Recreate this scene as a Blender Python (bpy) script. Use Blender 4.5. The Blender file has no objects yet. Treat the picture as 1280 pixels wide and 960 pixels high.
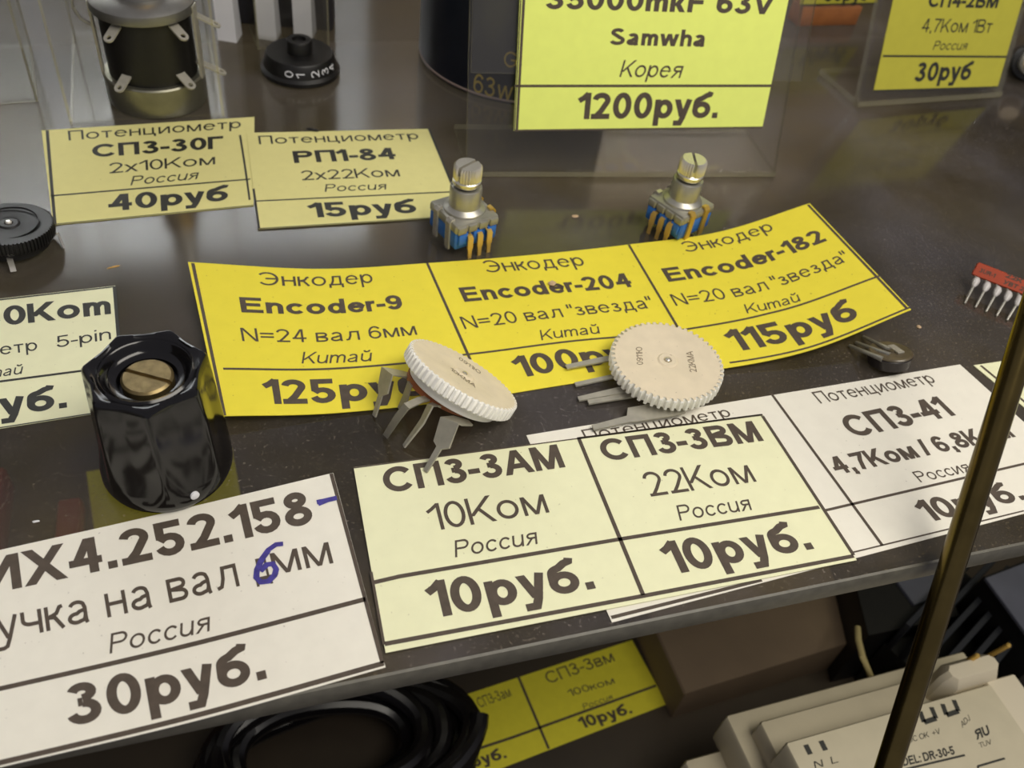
import bpy, bmesh, math, random
import numpy as np
from mathutils import Vector, Matrix

# ------------------------------------------------------------------ camera, world, light, exposure
SC = bpy.context.scene
COL = SC.collection
MM = 0.001
random.seed(7)
F = 1100.0                                   # focal length in pixels of the 1280 x 960 frame
PITCH, ROLL, YAW = math.radians(45), math.radians(9.5), math.radians(22.6)
CAM = np.array([0.0, 0.0, 100.0])            # millimetres above the glass shelf, shelf edge along X
_n = np.array([math.sin(ROLL) * math.cos(PITCH), -math.cos(ROLL) * math.cos(PITCH), -math.sin(PITCH)])
_e2 = np.array([0, 0, 1.0]) - _n * _n[2]; _e2 /= np.linalg.norm(_e2)
_e1 = np.cross(_e2, _n)
ROT = np.array([math.cos(YAW) * _e1 + math.sin(YAW) * _e2, -math.sin(YAW) * _e1 + math.cos(YAW) * _e2, _n])

cd = bpy.data.cameras.new('camera')
cam = bpy.data.objects.new('camera', cd); COL.objects.link(cam)
cd.sensor_fit = 'HORIZONTAL'; cd.sensor_width = 36.0; cd.lens = 36.0 * F / 1280.0
cd.clip_start = 0.002; cd.clip_end = 10
cam.matrix_world = Matrix(((ROT[0][0], -ROT[0][1], -ROT[0][2], 0), (ROT[1][0], -ROT[1][1], -ROT[1][2], 0),
                           (ROT[2][0], -ROT[2][1], -ROT[2][2], CAM[2] * MM), (0, 0, 0, 1)))
cd.dof.use_dof = True; cd.dof.focus_distance = 0.128; cd.dof.aperture_fstop = 38
SC.camera = cam

SC.view_settings.view_transform = 'Standard'; SC.view_settings.look = 'None'
SC.view_settings.gamma = 1.0; SC.view_settings.use_curve_mapping = False
SC.view_settings.exposure = 0.0

w = bpy.data.worlds.new('world'); SC.world = w; w.use_nodes = True
bg = w.node_tree.nodes['Background']
bg.inputs[0].default_value = (0.93, 0.90, 1.0, 1); bg.inputs[1].default_value = 0.26

def area(name, loc, target, size, power, color):
    l = bpy.data.lights.new(name, 'AREA'); o = bpy.data.objects.new(name, l); COL.objects.link(o)
    l.shape = 'RECTANGLE'; l.size, l.size_y = size[0] * MM, size[1] * MM; l.energy = power; l.color = color
    o.location = Vector(loc) * MM
    o.rotation_euler = (Vector(target) - Vector(loc)).to_track_quat('-Z', 'Y').to_euler()
    return o
area('shop_ceiling_lamp', (150, -25, 300), (60, 90, 0), (330, 130), 1.0, (1.0, 0.94, 0.83))
area('back_panel_fill_light', (80, 395, 235), (80, 470, 205), (620, 20), 2.8, (0.96, 0.97, 1.0))  # added fill that brightens the back panel for its reflection in the shelf

# ------------------------------------------------------------------ geometry helpers (millimetres)
def ray(px, py): return ROT @ np.array([(px - 640) / F, (py - 480) / F, 1.0])
def pt(px, py, z=0.0):                        # where the sight line meets the level z
    d = ray(px, py); return CAM + d * ((z - CAM[2]) / d[2])
def at(px, py, depth): return CAM + ray(px, py) * depth
def on_plane(px, py, P, N):
    d = ray(px, py); return CAM + d * (np.dot(np.asarray(P) - CAM, N) / np.dot(d, N))
def proj(p):
    v = ROT.T @ (np.asarray(p, float) - CAM); return np.array([640 + F * v[0] / v[2], 480 + F * v[1] / v[2]])
def unit(v): v = np.asarray(v, float); return v / np.linalg.norm(v)
def frame(o, x, z):                           # 4x4 with given origin, z axis and approximate x axis
    z = unit(z); y = unit(np.cross(z, x)); x = np.cross(y, z)
    m = np.eye(4); m[:3, 0], m[:3, 1], m[:3, 2], m[:3, 3] = x, y, z, o
    return m
def rotz(o, deg): a = math.radians(deg); return frame(o, (math.cos(a), math.sin(a), 0), (0, 0, 1))

class MB:
    def __init__(s): s.v = []; s.f = []; s.m = []
    def add(s, vs, fs, mi=0, M=None):
        b = len(s.v)
        for p in vs:
            p = np.asarray(p, float)
            if M is not None: p = M[:3, :3] @ p + M[:3, 3]
            s.v.append(p)
        for f in fs: s.f.append([b + i for i in f]); s.m.append(mi)
        return s
    def rings(s, rings, mi=0, M=None, cap0=True, cap1=True, closed=True):
        n = len(rings[0]); vs = [p for r in rings for p in r]; fs = []
        for a in range(len(rings) - 1):
            for i in range(n if closed else n - 1):
                j = (i + 1) % n
                fs.append((a * n + i, a * n + j, (a + 1) * n + j, (a + 1) * n + i))
        if cap0: fs.append(tuple(reversed(range(n))))
        if cap1: fs.append(tuple((len(rings) - 1) * n + i for i in range(n)))
        return s.add(vs, fs, mi, M)
    def lathe(s, prof, mi=0, M=None, n=48, cap0=True, cap1=True):
        return s.rings([[(r * math.cos(2 * math.pi * i / n), r * math.sin(2 * math.pi * i / n), z) for i in range(n)] for r, z in prof], mi, M, cap0, cap1)
    def prism(s, out, z0, z1, mi=0, M=None, ch=0.0):
        if ch > 0:
            c = np.mean(np.array(out), axis=0); sh = lambda k: [tuple(c + (np.array(p) - c) * k) for p in out]
            r = max(np.linalg.norm(np.array(p) - c) for p in out); k = 1 - ch / r
            rr = [[(x, y, z0) for x, y in sh(k)], [(x, y, z0 + ch) for x, y in out], [(x, y, z1 - ch) for x, y in out], [(x, y, z1) for x, y in sh(k)]]
        else: rr = [[(x, y, z0) for x, y in out], [(x, y, z1) for x, y in out]]
        return s.rings(rr, mi, M)
    def box(s, lo, hi, mi=0, M=None, ch=0.0):
        x0, y0, z0 = lo; x1, y1, z1 = hi
        if ch <= 0: return s.prism([(x0, y0), (x1, y0), (x1, y1), (x0, y1)], z0, z1, mi, M)
        def o(k): return [(x0 + k, y0 + ch), (x0 + ch, y0 + k), (x1 - ch, y0 + k), (x1 - k, y0 + ch), (x1 - k, y1 - ch), (x1 - ch, y1 - k), (x0 + ch, y1 - k), (x0 + k, y1 - ch)]
        e = ch * 0.6
        return s.rings([[(x, y, z0) for x, y in o(e)], [(x, y, z0 + ch) for x, y in o(0)], [(x, y, z1 - ch) for x, y in o(0)], [(x, y, z1) for x, y in o(e)]], mi, M)
    def tube(s, path, r, mi=0, M=None, n=10, closed=False):
        path = [np.asarray(p, float) for p in path]; rr = r if hasattr(r, '__len__') else [r] * len(path); rings = []
        up = np.array([0.13, 0.21, 0.97]); k = len(path)
        for i, p in enumerate(path):
            if closed: t = path[(i + 1) % k] - path[i - 1]
            else: t = path[min(i + 1, k - 1)] - path[max(i - 1, 0)]
            t = unit(t); a = unit(np.cross(t, up)) if abs(np.dot(t, up)) < .98 else unit(np.cross(t, (1, 0, 0))); b = np.cross(t, a)
            rings.append([p + rr[i] * (math.cos(2 * math.pi * j / n) * a + math.sin(2 * math.pi * j / n) * b) for j in range(n)])
        if closed: rings.append(rings[0])
        return s.rings(rings, mi, M, not closed, not closed)
    def strip(s, path, widths, th, side, mi=0, M=None):
        path = [np.asarray(p, float) for p in path]; rings = []; side = unit(side); k = len(path)
        for i, p in enumerate(path):
            t = unit(path[min(i + 1, k - 1)] - path[max(i - 1, 0)])
            sd = unit(side - t * np.dot(side, t)); nn = np.cross(t, sd); h = widths[i] / 2
            rings.append([p + sd * h + nn * th / 2, p - sd * h + nn * th / 2, p - sd * h - nn * th / 2, p + sd * h - nn * th / 2])
        return s.rings(rings, mi, M)

def finish(o, label=None, cat=None, group=None, kind=None):
    if label: o['label'] = label
    if cat: o['category'] = cat
    if group: o['group'] = group
    if kind: o['kind'] = kind
    return o
def mesh_obj(name, mb, mats, parent=None, smooth=35, origin=(0, 0, 0)):
    o_ = np.asarray(origin, float)
    me = bpy.data.meshes.new(name)
    me.from_pydata([tuple((p - o_) * MM) for p in mb.v], [], mb.f)
    for m in (mats if isinstance(mats, (list, tuple)) else [mats]): me.materials.append(m)
    me.polygons.foreach_set('material_index', mb.m)
    bm = bmesh.new(); bm.from_mesh(me); bmesh.ops.recalc_face_normals(bm, faces=bm.faces); bm.to_mesh(me); bm.free()
    if smooth:
        me.shade_smooth(); me.set_sharp_from_angle(angle=math.radians(smooth))
    o = bpy.data.objects.new(name, me); COL.objects.link(o)
    if parent is not None: o.parent = parent
    o.location = Vector(o_) * MM
    return o
def thing(name, label, cat, M=None, loc=None, group=None):
    o = bpy.data.objects.new(name, None); COL.objects.link(o); o.empty_display_size = 0.003
    m = np.eye(4) if M is None else M.copy()
    if loc is not None: m[:3, 3] = loc
    b = Matrix([list(r) for r in m]); b.translation = Vector(m[:3, 3]) * MM
    o.matrix_world = b
    o['_m'] = 1; del o['_m']
    return finish(o, label, cat, group)

# ------------------------------------------------------------------ materials
def lin(c):
    return tuple((x / 255 / 12.92 if x <= 10 else ((x / 255 + 0.055) / 1.055) ** 2.4) for x in c)
def mat(name, rgb, rough=0.5, metal=0.0, var=0.0, scale=300.0, bump=0.0, spec=0.5, coat=0.0, speck=None):
    m = bpy.data.materials.new(name); m.use_nodes = True; nt = m.node_tree; p = nt.nodes['Principled BSDF']
    c = lin(rgb) + (1,)
    p.inputs['Base Color'].default_value = c; p.inputs['Roughness'].default_value = rough; p.inputs['Metallic'].default_value = metal
    p.inputs['Specular IOR Level'].default_value = spec
    if coat: p.inputs['Coat Weight'].default_value = coat; p.inputs['Coat Roughness'].default_value = 0.08
    tc = nt.nodes.new('ShaderNodeTexCoord')
    nz = nt.nodes.new('ShaderNodeTexNoise'); nz.inputs['Scale'].default_value = scale; nz.inputs['Detail'].default_value = 4
    nt.links.new(tc.outputs['Object'], nz.inputs['Vector'])
    if var:
        r = nt.nodes.new('ShaderNodeValToRGB'); r.color_ramp.elements[0].position = 0.3; r.color_ramp.elements[1].position = 0.7
        r.color_ramp.elements[0].color = tuple(x * (1 - var) for x in c[:3]) + (1,); r.color_ramp.elements[1].color = tuple(min(1, x * (1 + var)) for x in c[:3]) + (1,)
        nt.links.new(nz.outputs['Fac'], r.inputs[0]); out = r.outputs[0]
        if speck:                                # tiny fibre and dirt flecks
            vz = nt.nodes.new('ShaderNodeTexNoise'); vz.inputs['Scale'].default_value = 1500; vz.inputs['Detail'].default_value = 1
            nt.links.new(tc.outputs['Object'], vz.inputs['Vector'])
            vr = nt.nodes.new('ShaderNodeValToRGB'); vr.color_ramp.elements[0].position = 0.74; vr.color_ramp.elements[1].position = 0.90
            nt.links.new(vz.outputs['Fac'], vr.inputs[0])
            mx = nt.nodes.new('ShaderNodeMix'); mx.data_type = 'RGBA'
            nt.links.new(vr.outputs[0], mx.inputs['Factor']); nt.links.new(out, mx.inputs['A']); mx.inputs['B'].default_value = lin(speck) + (1,)
            out = mx.outputs['Result']
        nt.links.new(out, p.inputs['Base Color'])
    if bump:
        b = nt.nodes.new('ShaderNodeBump'); b.inputs['Strength'].default_value = bump; b.inputs['Distance'].default_value = 0.0002
        nt.links.new(nz.outputs['Fac'], b.inputs['Height']); nt.links.new(b.outputs[0], p.inputs['Normal'])
    return m
def clear(name, tint, gloss=0.06, rough=0.04, dust=0.0, dustcol=(150, 145, 135)):
    m = bpy.data.materials.new(name); m.use_nodes = True; nt = m.node_tree; nt.nodes.clear(); N = nt.nodes.new
    out = N('ShaderNodeOutputMaterial'); t = N('ShaderNodeBsdfTransparent'); t.inputs[0].default_value = tuple(tint) + (1,)
    g = N('ShaderNodeBsdfGlossy'); g.inputs['Roughness'].default_value = rough; g.inputs['Color'].default_value = (1, 1, 1, 1)
    mx = N('ShaderNodeMixShader'); mx.inputs[0].default_value = gloss
    nt.links.new(t.outputs[0], mx.inputs[1]); nt.links.new(g.outputs[0], mx.inputs[2]); last = mx
    if dust:
        d = N('ShaderNodeBsdfDiffuse'); d.inputs[0].default_value = lin(dustcol) + (1,)
        m2 = N('ShaderNodeMixShader'); m2.inputs[0].default_value = dust
        nt.links.new(mx.outputs[0], m2.inputs[1]); nt.links.new(d.outputs[0], m2.inputs[2]); last = m2
    nt.links.new(last.outputs[0], out.inputs[0])
    return m
def shelf_glass():
    m = bpy.data.materials.new('dusty_hazed_shelf_glass'); m.use_nodes = True; nt = m.node_tree; nt.nodes.clear(); N = nt.nodes.new; L = nt.links.new
    out = N('ShaderNodeOutputMaterial'); t = N('ShaderNodeBsdfTransparent'); t.inputs[0].default_value = (0.80, 0.80, 0.70, 1)
    g = N('ShaderNodeBsdfGlossy'); g.inputs['Roughness'].default_value = 0.12
    fr = N('ShaderNodeFresnel'); fr.inputs[0].default_value = 1.55
    mx = N('ShaderNodeMixShader'); L(fr.outputs[0], mx.inputs[0]); L(t.outputs[0], mx.inputs[1]); L(g.outputs[0], mx.inputs[2])
    tc = N('ShaderNodeTexCoord')
    n1 = N('ShaderNodeTexNoise'); n1.inputs['Scale'].default_value = 28; n1.inputs['Detail'].default_value = 5; L(tc.outputs['Object'], n1.inputs['Vector'])
    r1 = N('ShaderNodeMapRange'); r1.inputs[1].default_value = 0.35; r1.inputs[2].default_value = 0.7; r1.inputs[3].default_value = 0.055; r1.inputs[4].default_value = 0.16  # dust film, with its broad mottling also standing in for reflected haze
    L(n1.outputs['Fac'], r1.inputs[0])
    n2 = N('ShaderNodeTexNoise'); n2.inputs['Scale'].default_value = 2300; n2.inputs['Detail'].default_value = 2; L(tc.outputs['Object'], n2.inputs['Vector'])
    r2 = N('ShaderNodeMapRange'); r2.inputs[1].default_value = 0.61; r2.inputs[2].default_value = 0.82; r2.inputs[3].default_value = 0.0; r2.inputs[4].default_value = 0.42
    L(n2.outputs['Fac'], r2.inputs[0])
    a = N('ShaderNodeMath'); a.operation = 'ADD'; L(r1.outputs[0], a.inputs[0]); L(r2.outputs[0], a.inputs[1])
    d = N('ShaderNodeBsdfDiffuse')
    n3 = N('ShaderNodeTexNoise'); n3.inputs['Scale'].default_value = 45; n3.inputs['Detail'].default_value = 6; L(tc.outputs['Object'], n3.inputs['Vector'])
    cr = N('ShaderNodeValToRGB'); cr.color_ramp.elements[0].position = .35; cr.color_ramp.elements[1].position = .65
    cr.color_ramp.elements[0].color = lin((164, 146, 108)) + (1,); cr.color_ramp.elements[1].color = lin((184, 174, 172)) + (1,)  # brown to purplish grey: dust tint with soft reflections painted in
    L(n3.outputs['Fac'], cr.inputs[0]); L(cr.outputs[0], d.inputs[0])
    m2 = N('ShaderNodeMixShader'); L(a.outputs[0], m2.inputs[0]); L(mx.outputs[0], m2.inputs[1]); L(d.outputs[0], m2.inputs[2])
    L(m2.outputs[0], out.inputs[0])
    return m

INK = mat('printing_ink', (80, 69, 58), 0.7, var=0.15, scale=900)
INKB = mat('printing_ink_black', (44, 44, 38), 0.6)
PEN = mat('blue_ballpoint', (66, 58, 142), 0.5, var=0.3, scale=1200)
P_CREAM = mat('cream_paper', (236, 236, 196), 0.8, var=0.02, scale=400, bump=0.05, speck=(150, 140, 100))
P_KHAKI = mat('pale_yellow_paper', (226, 219, 146), 0.8, var=0.02, scale=400, bump=0.05, speck=(150, 140, 90))
P_YELLOW = mat('bright_yellow_paper', (238, 222, 62), 0.8, var=0.02, scale=400, bump=0.05, speck=(150, 125, 50))
P_WHITE = mat('white_paper', (236, 232, 218), 0.8, var=0.02, scale=400, bump=0.05, speck=(150, 140, 130))
P_LIME = mat('lime_yellow_paper', (238, 250, 128), 0.8, var=0.02, scale=400)
P_DIM = mat('dull_yellow_paper', (232, 222, 56), 0.8, var=0.03, scale=400)
P_SHADED = mat('shaded_yellow_paper', (188, 182, 62), 0.8, var=0.03, scale=400)  # yellow paper with the dimmer light at the back put into its colour
BLACK = mat('black_plastic', (18, 17, 16), 0.42, var=0.2, scale=500)
BAKELITE = mat('glossy_black_bakelite', (13, 12, 13), 0.14, spec=0.5, bump=0.0, scale=250, var=0.15)
STEEL = mat('tinned_steel', (178, 176, 166), 0.36, 0.7, var=0.08, scale=600)
DULL = mat('dull_tinned_metal', (176, 172, 158), 0.45, 0.4, var=0.1, scale=700)
BRIGHT = mat('nickel', (222, 218, 206), 0.26, 0.72)
BRASS = mat('brass', (190, 152, 70), 0.28, 1.0, var=0.08, scale=400)
AGED = mat('aged_brass_screw', (150, 132, 92), 0.35, 0.85, var=0.25, scale=900, bump=0.2)
GOLD = mat('gold_pin', (222, 184, 98), 0.35, 0.5)
BLUE = mat('blue_plastic', (44, 108, 196), 0.42, var=0.05)
PCB = mat('brown_board', (150, 84, 46), 0.5, var=0.15, scale=700)
NYLON = mat('white_nylon', (246, 244, 236), 0.45, var=0.02)
AGEDN = mat('yellowed_nylon_face', (226, 212, 184), 0.6, var=0.05, scale=350, bump=0.1, speck=(130, 105, 80))
WHITEP = mat('white_paint', (235, 236, 240), 0.5)
GLASS_TOP = shelf_glass()
GLASS_LOW = clear('shelf_glass_underside', (0.90, 0.91, 0.86), 0.02)
GLASS_EDGE = mat('frosted_glass_edge', (92, 89, 78), 0.45, var=0.18, scale=500, bump=0.2)
ACRYL = clear('clear_acrylic', (0.97, 0.97, 0.96), 0.03, 0.05, 0.02)
ACRYL_EDGE = clear('acrylic_cut_edge', (0.80, 0.78, 0.68), 0.10, 0.2, 0.26, (186, 180, 150))

# ------------------------------------------------------------------ lettering: plain grotesque characters drawn as strokes
def arc(cx, cy, rx, ry, a0, a1, n=14):
    return [(cx + rx * math.cos(math.radians(a0 + (a1 - a0) * i / n)), cy + ry * math.sin(math.radians(a0 + (a1 - a0) * i / n))) for i in range(n + 1)]
def letter(ch, w, italic=False):
    """strokes of a character for stroke width w, cap height 1: (kind, points) and the width"""
    h = w / 2; T = 1 - h; B = h; X = 0.725 - h; S = []; x = 0.725
    s = lambda *p: S.append(('s', list(p))); c = lambda p: S.append(('s', p)); o = lambda p: S.append(('o', p))
    d = lambda x0, y0, x1, y1: S.append(('d', [(x0, y0), (x1, y1)]))
    v = lambda xx, y0=0, y1=1: S.append(('s', [(xx, y0), (xx, y1)]))
    hz = lambda y, x0, x1: S.append(('s', [(x0, y), (x1, y)]))
    twin = {'А': 'A', 'В': 'B', 'Е': 'E', 'К': 'K', 'М': 'M', 'Н': 'H', 'О': 'O', 'Р': 'P', 'С': 'C', 'Т': 'T', 'Х': 'X', 'а': 'a', 'е': 'e', 'о': 'o', 'р': 'p', 'с': 'c', 'у': 'y', 'З': '3'}
    ch = twin.get(ch, ch)
    if italic and ch == 'т': ch = 'm'
    W = .66
    if ch == '0': o(arc(.33, .5, .33 - h, .5 - h, 0, 360, 28))
    elif ch == '1': W = .42; v(W - h); s((0.0, .70), (.16, .80), (W - h, .965))
    elif ch == '2': c(arc(.325, .71, .325 - h, .29 - h, 172, -32) + [(.34, .30), (.07 + h, B)]); hz(B, 0, W)
    elif ch == '3': c(arc(.31, .755, .28 - h, .245 - h, 165, -90)); c(arc(.31, .29, .33 - h, .29 - h + .01, 90, -168)); hz(.525, .22, .31)
    elif ch == '4': W = .70; v(.47 + h * .4); d(.44 + h * .3, 1, .03 + h, .26); hz(.24 + h, 0, W)
    elif ch == '5': s((W - .05, T), (.13, T), (.085 + h * .5, .50)); c(arc(.315, .325, .335 - h, .325 - h, 148, -165))
    elif ch == '6': o(arc(.335, .325, .325 - h, .325 - h, 0, 360, 26)); c(arc(.36, .52, .35 - h, .48 - h, 38, 180) + [(h + .01, .32)])
    elif ch == '9': o(arc(.325, .675, .325 - h, .325 - h, 0, 360, 26)); c(arc(.30, .48, .35 - h, .48 - h, 218, 360) + [(.65 - h, .68)])
    elif ch == '7': s((0, T), (W - h, T), (.36, .52), (.22, 0))
    elif ch == '8': o(arc(.33, .755, .275 - h, .245 - h, 0, 360, 24)); o(arc(.33, .275, .33 - h, .275 - h + .01, 0, 360, 24))
    elif ch == '.': W = w * 1.05; v(W / 2, 0, w * 1.05)
    elif ch == ',': W = w * 1.05; v(W / 2, 0, w * 1.05); s((W / 2 + h * .4, 0), (W / 2 - h * .2, -w * .9))
    elif ch == ':': W = w; v(h, 0, w); v(h, .5, .5 + w)
    elif ch == '-': W = .36; hz(.37, 0, W)
    elif ch == '=': W = .66; hz(.36, 0, W); hz(.62, 0, W)
    elif ch == '+': W = .66; hz(.45, 0, W); v(W / 2, .14, .76)
    elif ch == '"': W = .30; v(h * .9, .66, 1); v(W - h * .9, .66, 1)
    elif ch == '/': W = .36; d(h * .7, 0, W - h * .7, 1)
    elif ch == 'A': W = .92; d(h, 0, W / 2, 1); d(W - h, 0, W / 2, 1); hz(.33, .2, W - .2)
    elif ch == 'B': W = .78; v(h); s((h, T), (.40, T)); c([(h, T)] + arc(.46, .755, .275 - h, .245 - h, 90, -90)[0:] + [(h, .51)]); c([(h, .525)] + arc(.49, .27, .29 - h, .27 - h + .012, 90, -90) + [(h, B)])
    elif ch == 'C': W = .88; c(arc(.47, .5, .47 - h, .5 - h, 38, 322, 26))
    elif ch == 'D': W = .86; v(h); c([(h, T)] + arc(.40, .5, .46 - h, .5 - h, 90, -90, 20) + [(h, B)])
    elif ch == 'E': W = .76; v(h); hz(T, 0, W - .03); hz(.52, 0, W - .08); hz(B, 0, W)
    elif ch == 'F': W = .72; v(h); hz(T, 0, W); hz(.49, 0, W - .12)
    elif ch == 'G': W = .92; c(arc(.47, .5, .47 - h, .5 - h, 40, 325, 26)); s((.5, .47), (W - h, .47), (W - h, .18))
    elif ch == 'H': W = .80; v(h); v(W - h); hz(.53, 0, W)
    elif ch == 'I': W = w; v(h)
    elif ch == 'J': W = .56; c([(W - h, 1)] + arc(.28, .28, .28 - h, .28 - h, 0, -180))
    elif ch == 'K':
        W = .84; v(h); d(h + .05, .30, W - h * 1.3, 1); d(W - h * 1.2, 0, .35, .57)
    elif ch == 'L': W = .64; v(h); hz(B, 0, W)
    elif ch == 'M': W = .95; v(h); v(W - h); d(h * 1.3, 1, W / 2, 0); d(W - h * 1.3, 1, W / 2, 0)
    elif ch == 'N': W = .80; v(h); v(W - h); d(h * 1.3, 1, W - h * 1.3, 0)
    elif ch == 'O': W = .98; o(arc(.49, .5, .49 - h, .5 - h, 0, 360, 30))
    elif ch == 'P': W = .76; v(h); c([(h, T)] + arc(.46, .72, .30 - h, .28 - h, 90, -90) + [(h, .44 + h)])
    elif ch == 'R': W = .84; v(h); c([(h, T)] + arc(.48, .735, .30 - h, .265 - h, 90, -90) + [(h, .47 + h)]); d(W - h * 1.2, 0, .46, .5)
    elif ch == 'Я': W = .84; v(W - h); c([(W - h, T)] + arc(.36, .735, .30 - h, .265 - h, 90, 270) + [(W - h, .47 + h)]); d(h * 1.2, 0, .38, .5)
    elif ch == 'S': W = .78; c(arc(.39, .745, .34 - h, .255 - h, 20, 230, 16)[:-2] + arc(.39, .28, .39 - h, .28 - h, 62, -165, 18))
    elif ch == 'T': W = .80; v(W / 2); hz(T, 0, W)
    elif ch == 'U': W = .80; c([(h, 1)] + arc(.40, .38, .40 - h, .38 - h, 180, 360, 18) + [(W - h, 1)])
    elif ch == 'V': W = .90; d(h, 1, W / 2, 0); d(W - h, 1, W / 2, 0)
    elif ch == 'X': W = .90; d(h * 1.2, 0, W - h * 1.2, 1); d(h * 1.2, 1, W - h * 1.2, 0)
    elif ch == 'П': W = .80; v(h); v(W - h); hz(T, 0, W)
    elif ch == 'Г': W = .62; v(h); hz(T, 0, W)
    elif ch == 'И': W = .80; v(h); v(W - h); d(h * 1.3, 0, W - h * 1.3, 1)
    elif ch == 'У': W = .86; d(h, 1, W / 2 + .02, .25); c([(W - h, 1), (W / 2, .22), (.30, B + .02), (.10, B)])
    elif ch == 'Э': W = .86; c(arc(.39, .5, .47 - h, .5 - h, 140, -140, 26)); hz(.51, .30, W - h)
    elif ch == 'Ю': W = 1.2; v(h); hz(.52, 0, .4); o(arc(.77, .5, .43 - h, .5 - h, 0, 360, 28))
    elif ch == 'Д': W = .9; s((0, -.2), (0 + h, B), (W - h, B), (W - h, -.2)); v(W - .12); hz(T, .2, W - .1); d(.1, 0, .28, 1)
    # lower case
    elif ch == 'a':
        W = .66; c(arc(.31, .505, .27 - h, .22 - h, 160, 20, 10)[:-1] + [(.585 - h, .47), (.585 - h, .10), (.615 - h, 0)]); c([(.585 - h, .41), (.36, .375)] + arc(.25, .19, .25 - h, .19 - h, 80, 300, 14) + [(.48, .11), (.585 - h, .24)])
    elif ch == 'б': W = .68; o(arc(.34, .32, .34 - h, .32 - h, 0, 360, 24)); c([(h, .32), (h + .01, .52)] + arc(.33, .60, .31 - h, .25 - h, 175, 100, 6) + [(.46, .865), (.58, .90), (.61, 1.0)])
    elif ch == 'в': W = .62; v(h, 0, x); c([(h, X)] + arc(.38, .54, .21 - h, .185 - h, 90, -90, 10) + [(h, .37)]); c([(h, .385)] + arc(.40, .195, .22 - h, .195 - h, 90, -90, 10) + [(h, B)])
    elif ch == 'г': W = .46; v(h, 0, x); hz(X, 0, W)
    elif ch == 'д': W = .74; s((h, -.18), (h, B), (W - h, B), (W - h, -.18)); v(W - .12 - h * .4, 0, x); hz(X, .18, W - .12 + h * .4); c([(.24, x - .02), (.22, .35), (.12, B)])
    elif ch == 'е' or ch == 'e': W = .68; c([(h * .8, .395), (.68 - h, .395)] + arc(.34, .3625, .34 - h, .3625 - h, 6, 322, 26))
    elif ch == 'з': W = .56; c(arc(.27, .545, .23 - h, .18 - h, 160, -90, 12)); c(arc(.27, .205, .29 - h, .205 - h + .01, 90, -165, 12)); hz(.385, .2, .28)
    elif ch == 'и' or ch == 'й':
        W = .64
        if italic: c([(h, x)] + arc(.30, .26, .30 - h, .26 - h, 180, 320, 12) + [(W - h, .30)]); v(W - h, 0, x)
        else: v(h, 0, x); v(W - h, 0, x); d(h * 1.3, 0, W - h * 1.3, x)
        if ch == 'й': c(arc(.32, .98, .16, .13, 180, 360, 10))
    elif ch == 'к' : W = .56; v(h, 0, x); c([(W - .03, X), (.44, X - .02), (.34, .47), (h, .37)]); c([(h, .38), (.28, .36), (W - h, 0)])
    elif ch == 'л': W = .70; v(W - h, 0, x); hz(X, .2, W); c([(.2 + h, x - .02), (.19 + h * .6, .34), (.14, .10), (0, B)])
    elif ch == 'м': W = .80; v(h, 0, x); v(W - h, 0, x); d(h * 1.2, x, W / 2, 0); d(W - h * 1.2, x, W / 2, 0)
    elif ch == 'н': W = .62; v(h, 0, x); v(W - h, 0, x); hz(.385, 0, W)
    elif ch == 'o': W = .70; o(arc(.35, .3625, .35 - h, .3625 - h, 0, 360, 26))
    elif ch == 'п': W = .62; v(h, 0, x); v(W - h, 0, x); hz(X, 0, W)
    elif ch == 'p': W = .67; v(h, -.28, x); o(arc(.355, .3625, .315 - h + .0, .3625 - h, 0, 360, 26))
    elif ch == 'c': W = .62; c(arc(.34, .3625, .34 - h, .3625 - h, 38, 322, 22))
    elif ch == 'т': W = .56; v(W / 2, 0, x); hz(X, 0, W)
    elif ch == 'y': W = .64; d(h, x, W / 2 + .02, .05); c([(W - h, x), (.36, .02), (.28, -.18), (.18, -.28 + h), (.04, -.28 + h)])
    elif ch == 'ц': W = .72; s((h, x), (h, B), (W - .02 - h, B), (W - .02 - h, -.2)); v(W - .12 - h, 0, x)
    elif ch == 'ч': W = .60; v(W - h, 0, x); c([(h, x)] + arc(.27, .46, .27 - h, .20 - h, 180, 270, 8) + [(W - h, .26 + h)])
    elif ch == 'я': W = .64; v(W - h, 0, x); c([(W - h, X)] + arc(.27, .535, .23 - h, .19 - h, 90, 270, 10) + [(W - h, .345 + h)]); d(h * .9, 0, .33, .36)
    elif ch == 'n' : W = .60; v(h, 0, x); c([(h, .42)] + arc(.32, .46, .28 - h, .265 - h, 150, 0, 12) + [(W - h, 0)])
    elif ch == 'h': W = .60; v(h, 0, 1); c([(h, .42)] + arc(.32, .46, .28 - h, .265 - h, 150, 0, 12) + [(W - h, 0)])
    elif ch == 'm': W = 1.0; v(h, 0, x); [c([(h + k, .42)] + arc(.285 + k * 1.0, .47, .245 - h + 0, .255 - h, 150, 0, 10) + [(.53 + k - h, 0)]) for k in (0, .53 - w)]; W = 1.06 - w
    elif ch == 'd': W = .67; v(W - h, 0, 1); o(arc(.315, .3625, .315 - h, .3625 - h, 0, 360, 26))
    elif ch == 'r': W = .38; v(h, 0, x); c([(h, .40)] + arc(.34, .46, .34 - h, .265 - h, 160, 82, 8))
    elif ch == 'k': W = .60; v(h, 0, 1); d(.25, .28, W - h * 1.2, x); d(W - h, 0, .26, .44)
    elif ch == 'i': W = w; v(h, 0, x); v(h, 1 - w, 1)
    elif ch == 'w': W = .98; d(h, x, .27, 0); d(.49, x, .27, 0); d(.49, x, .71, 0); d(W - h, x, .71, 0)
    elif ch == 'x': W = .64; d(h, 0, W - h, x); d(h, x, W - h, 0)
    elif ch == ' ': W = .22
    else: raise ValueError('no strokes for ' + ch)
    return S, W
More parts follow.
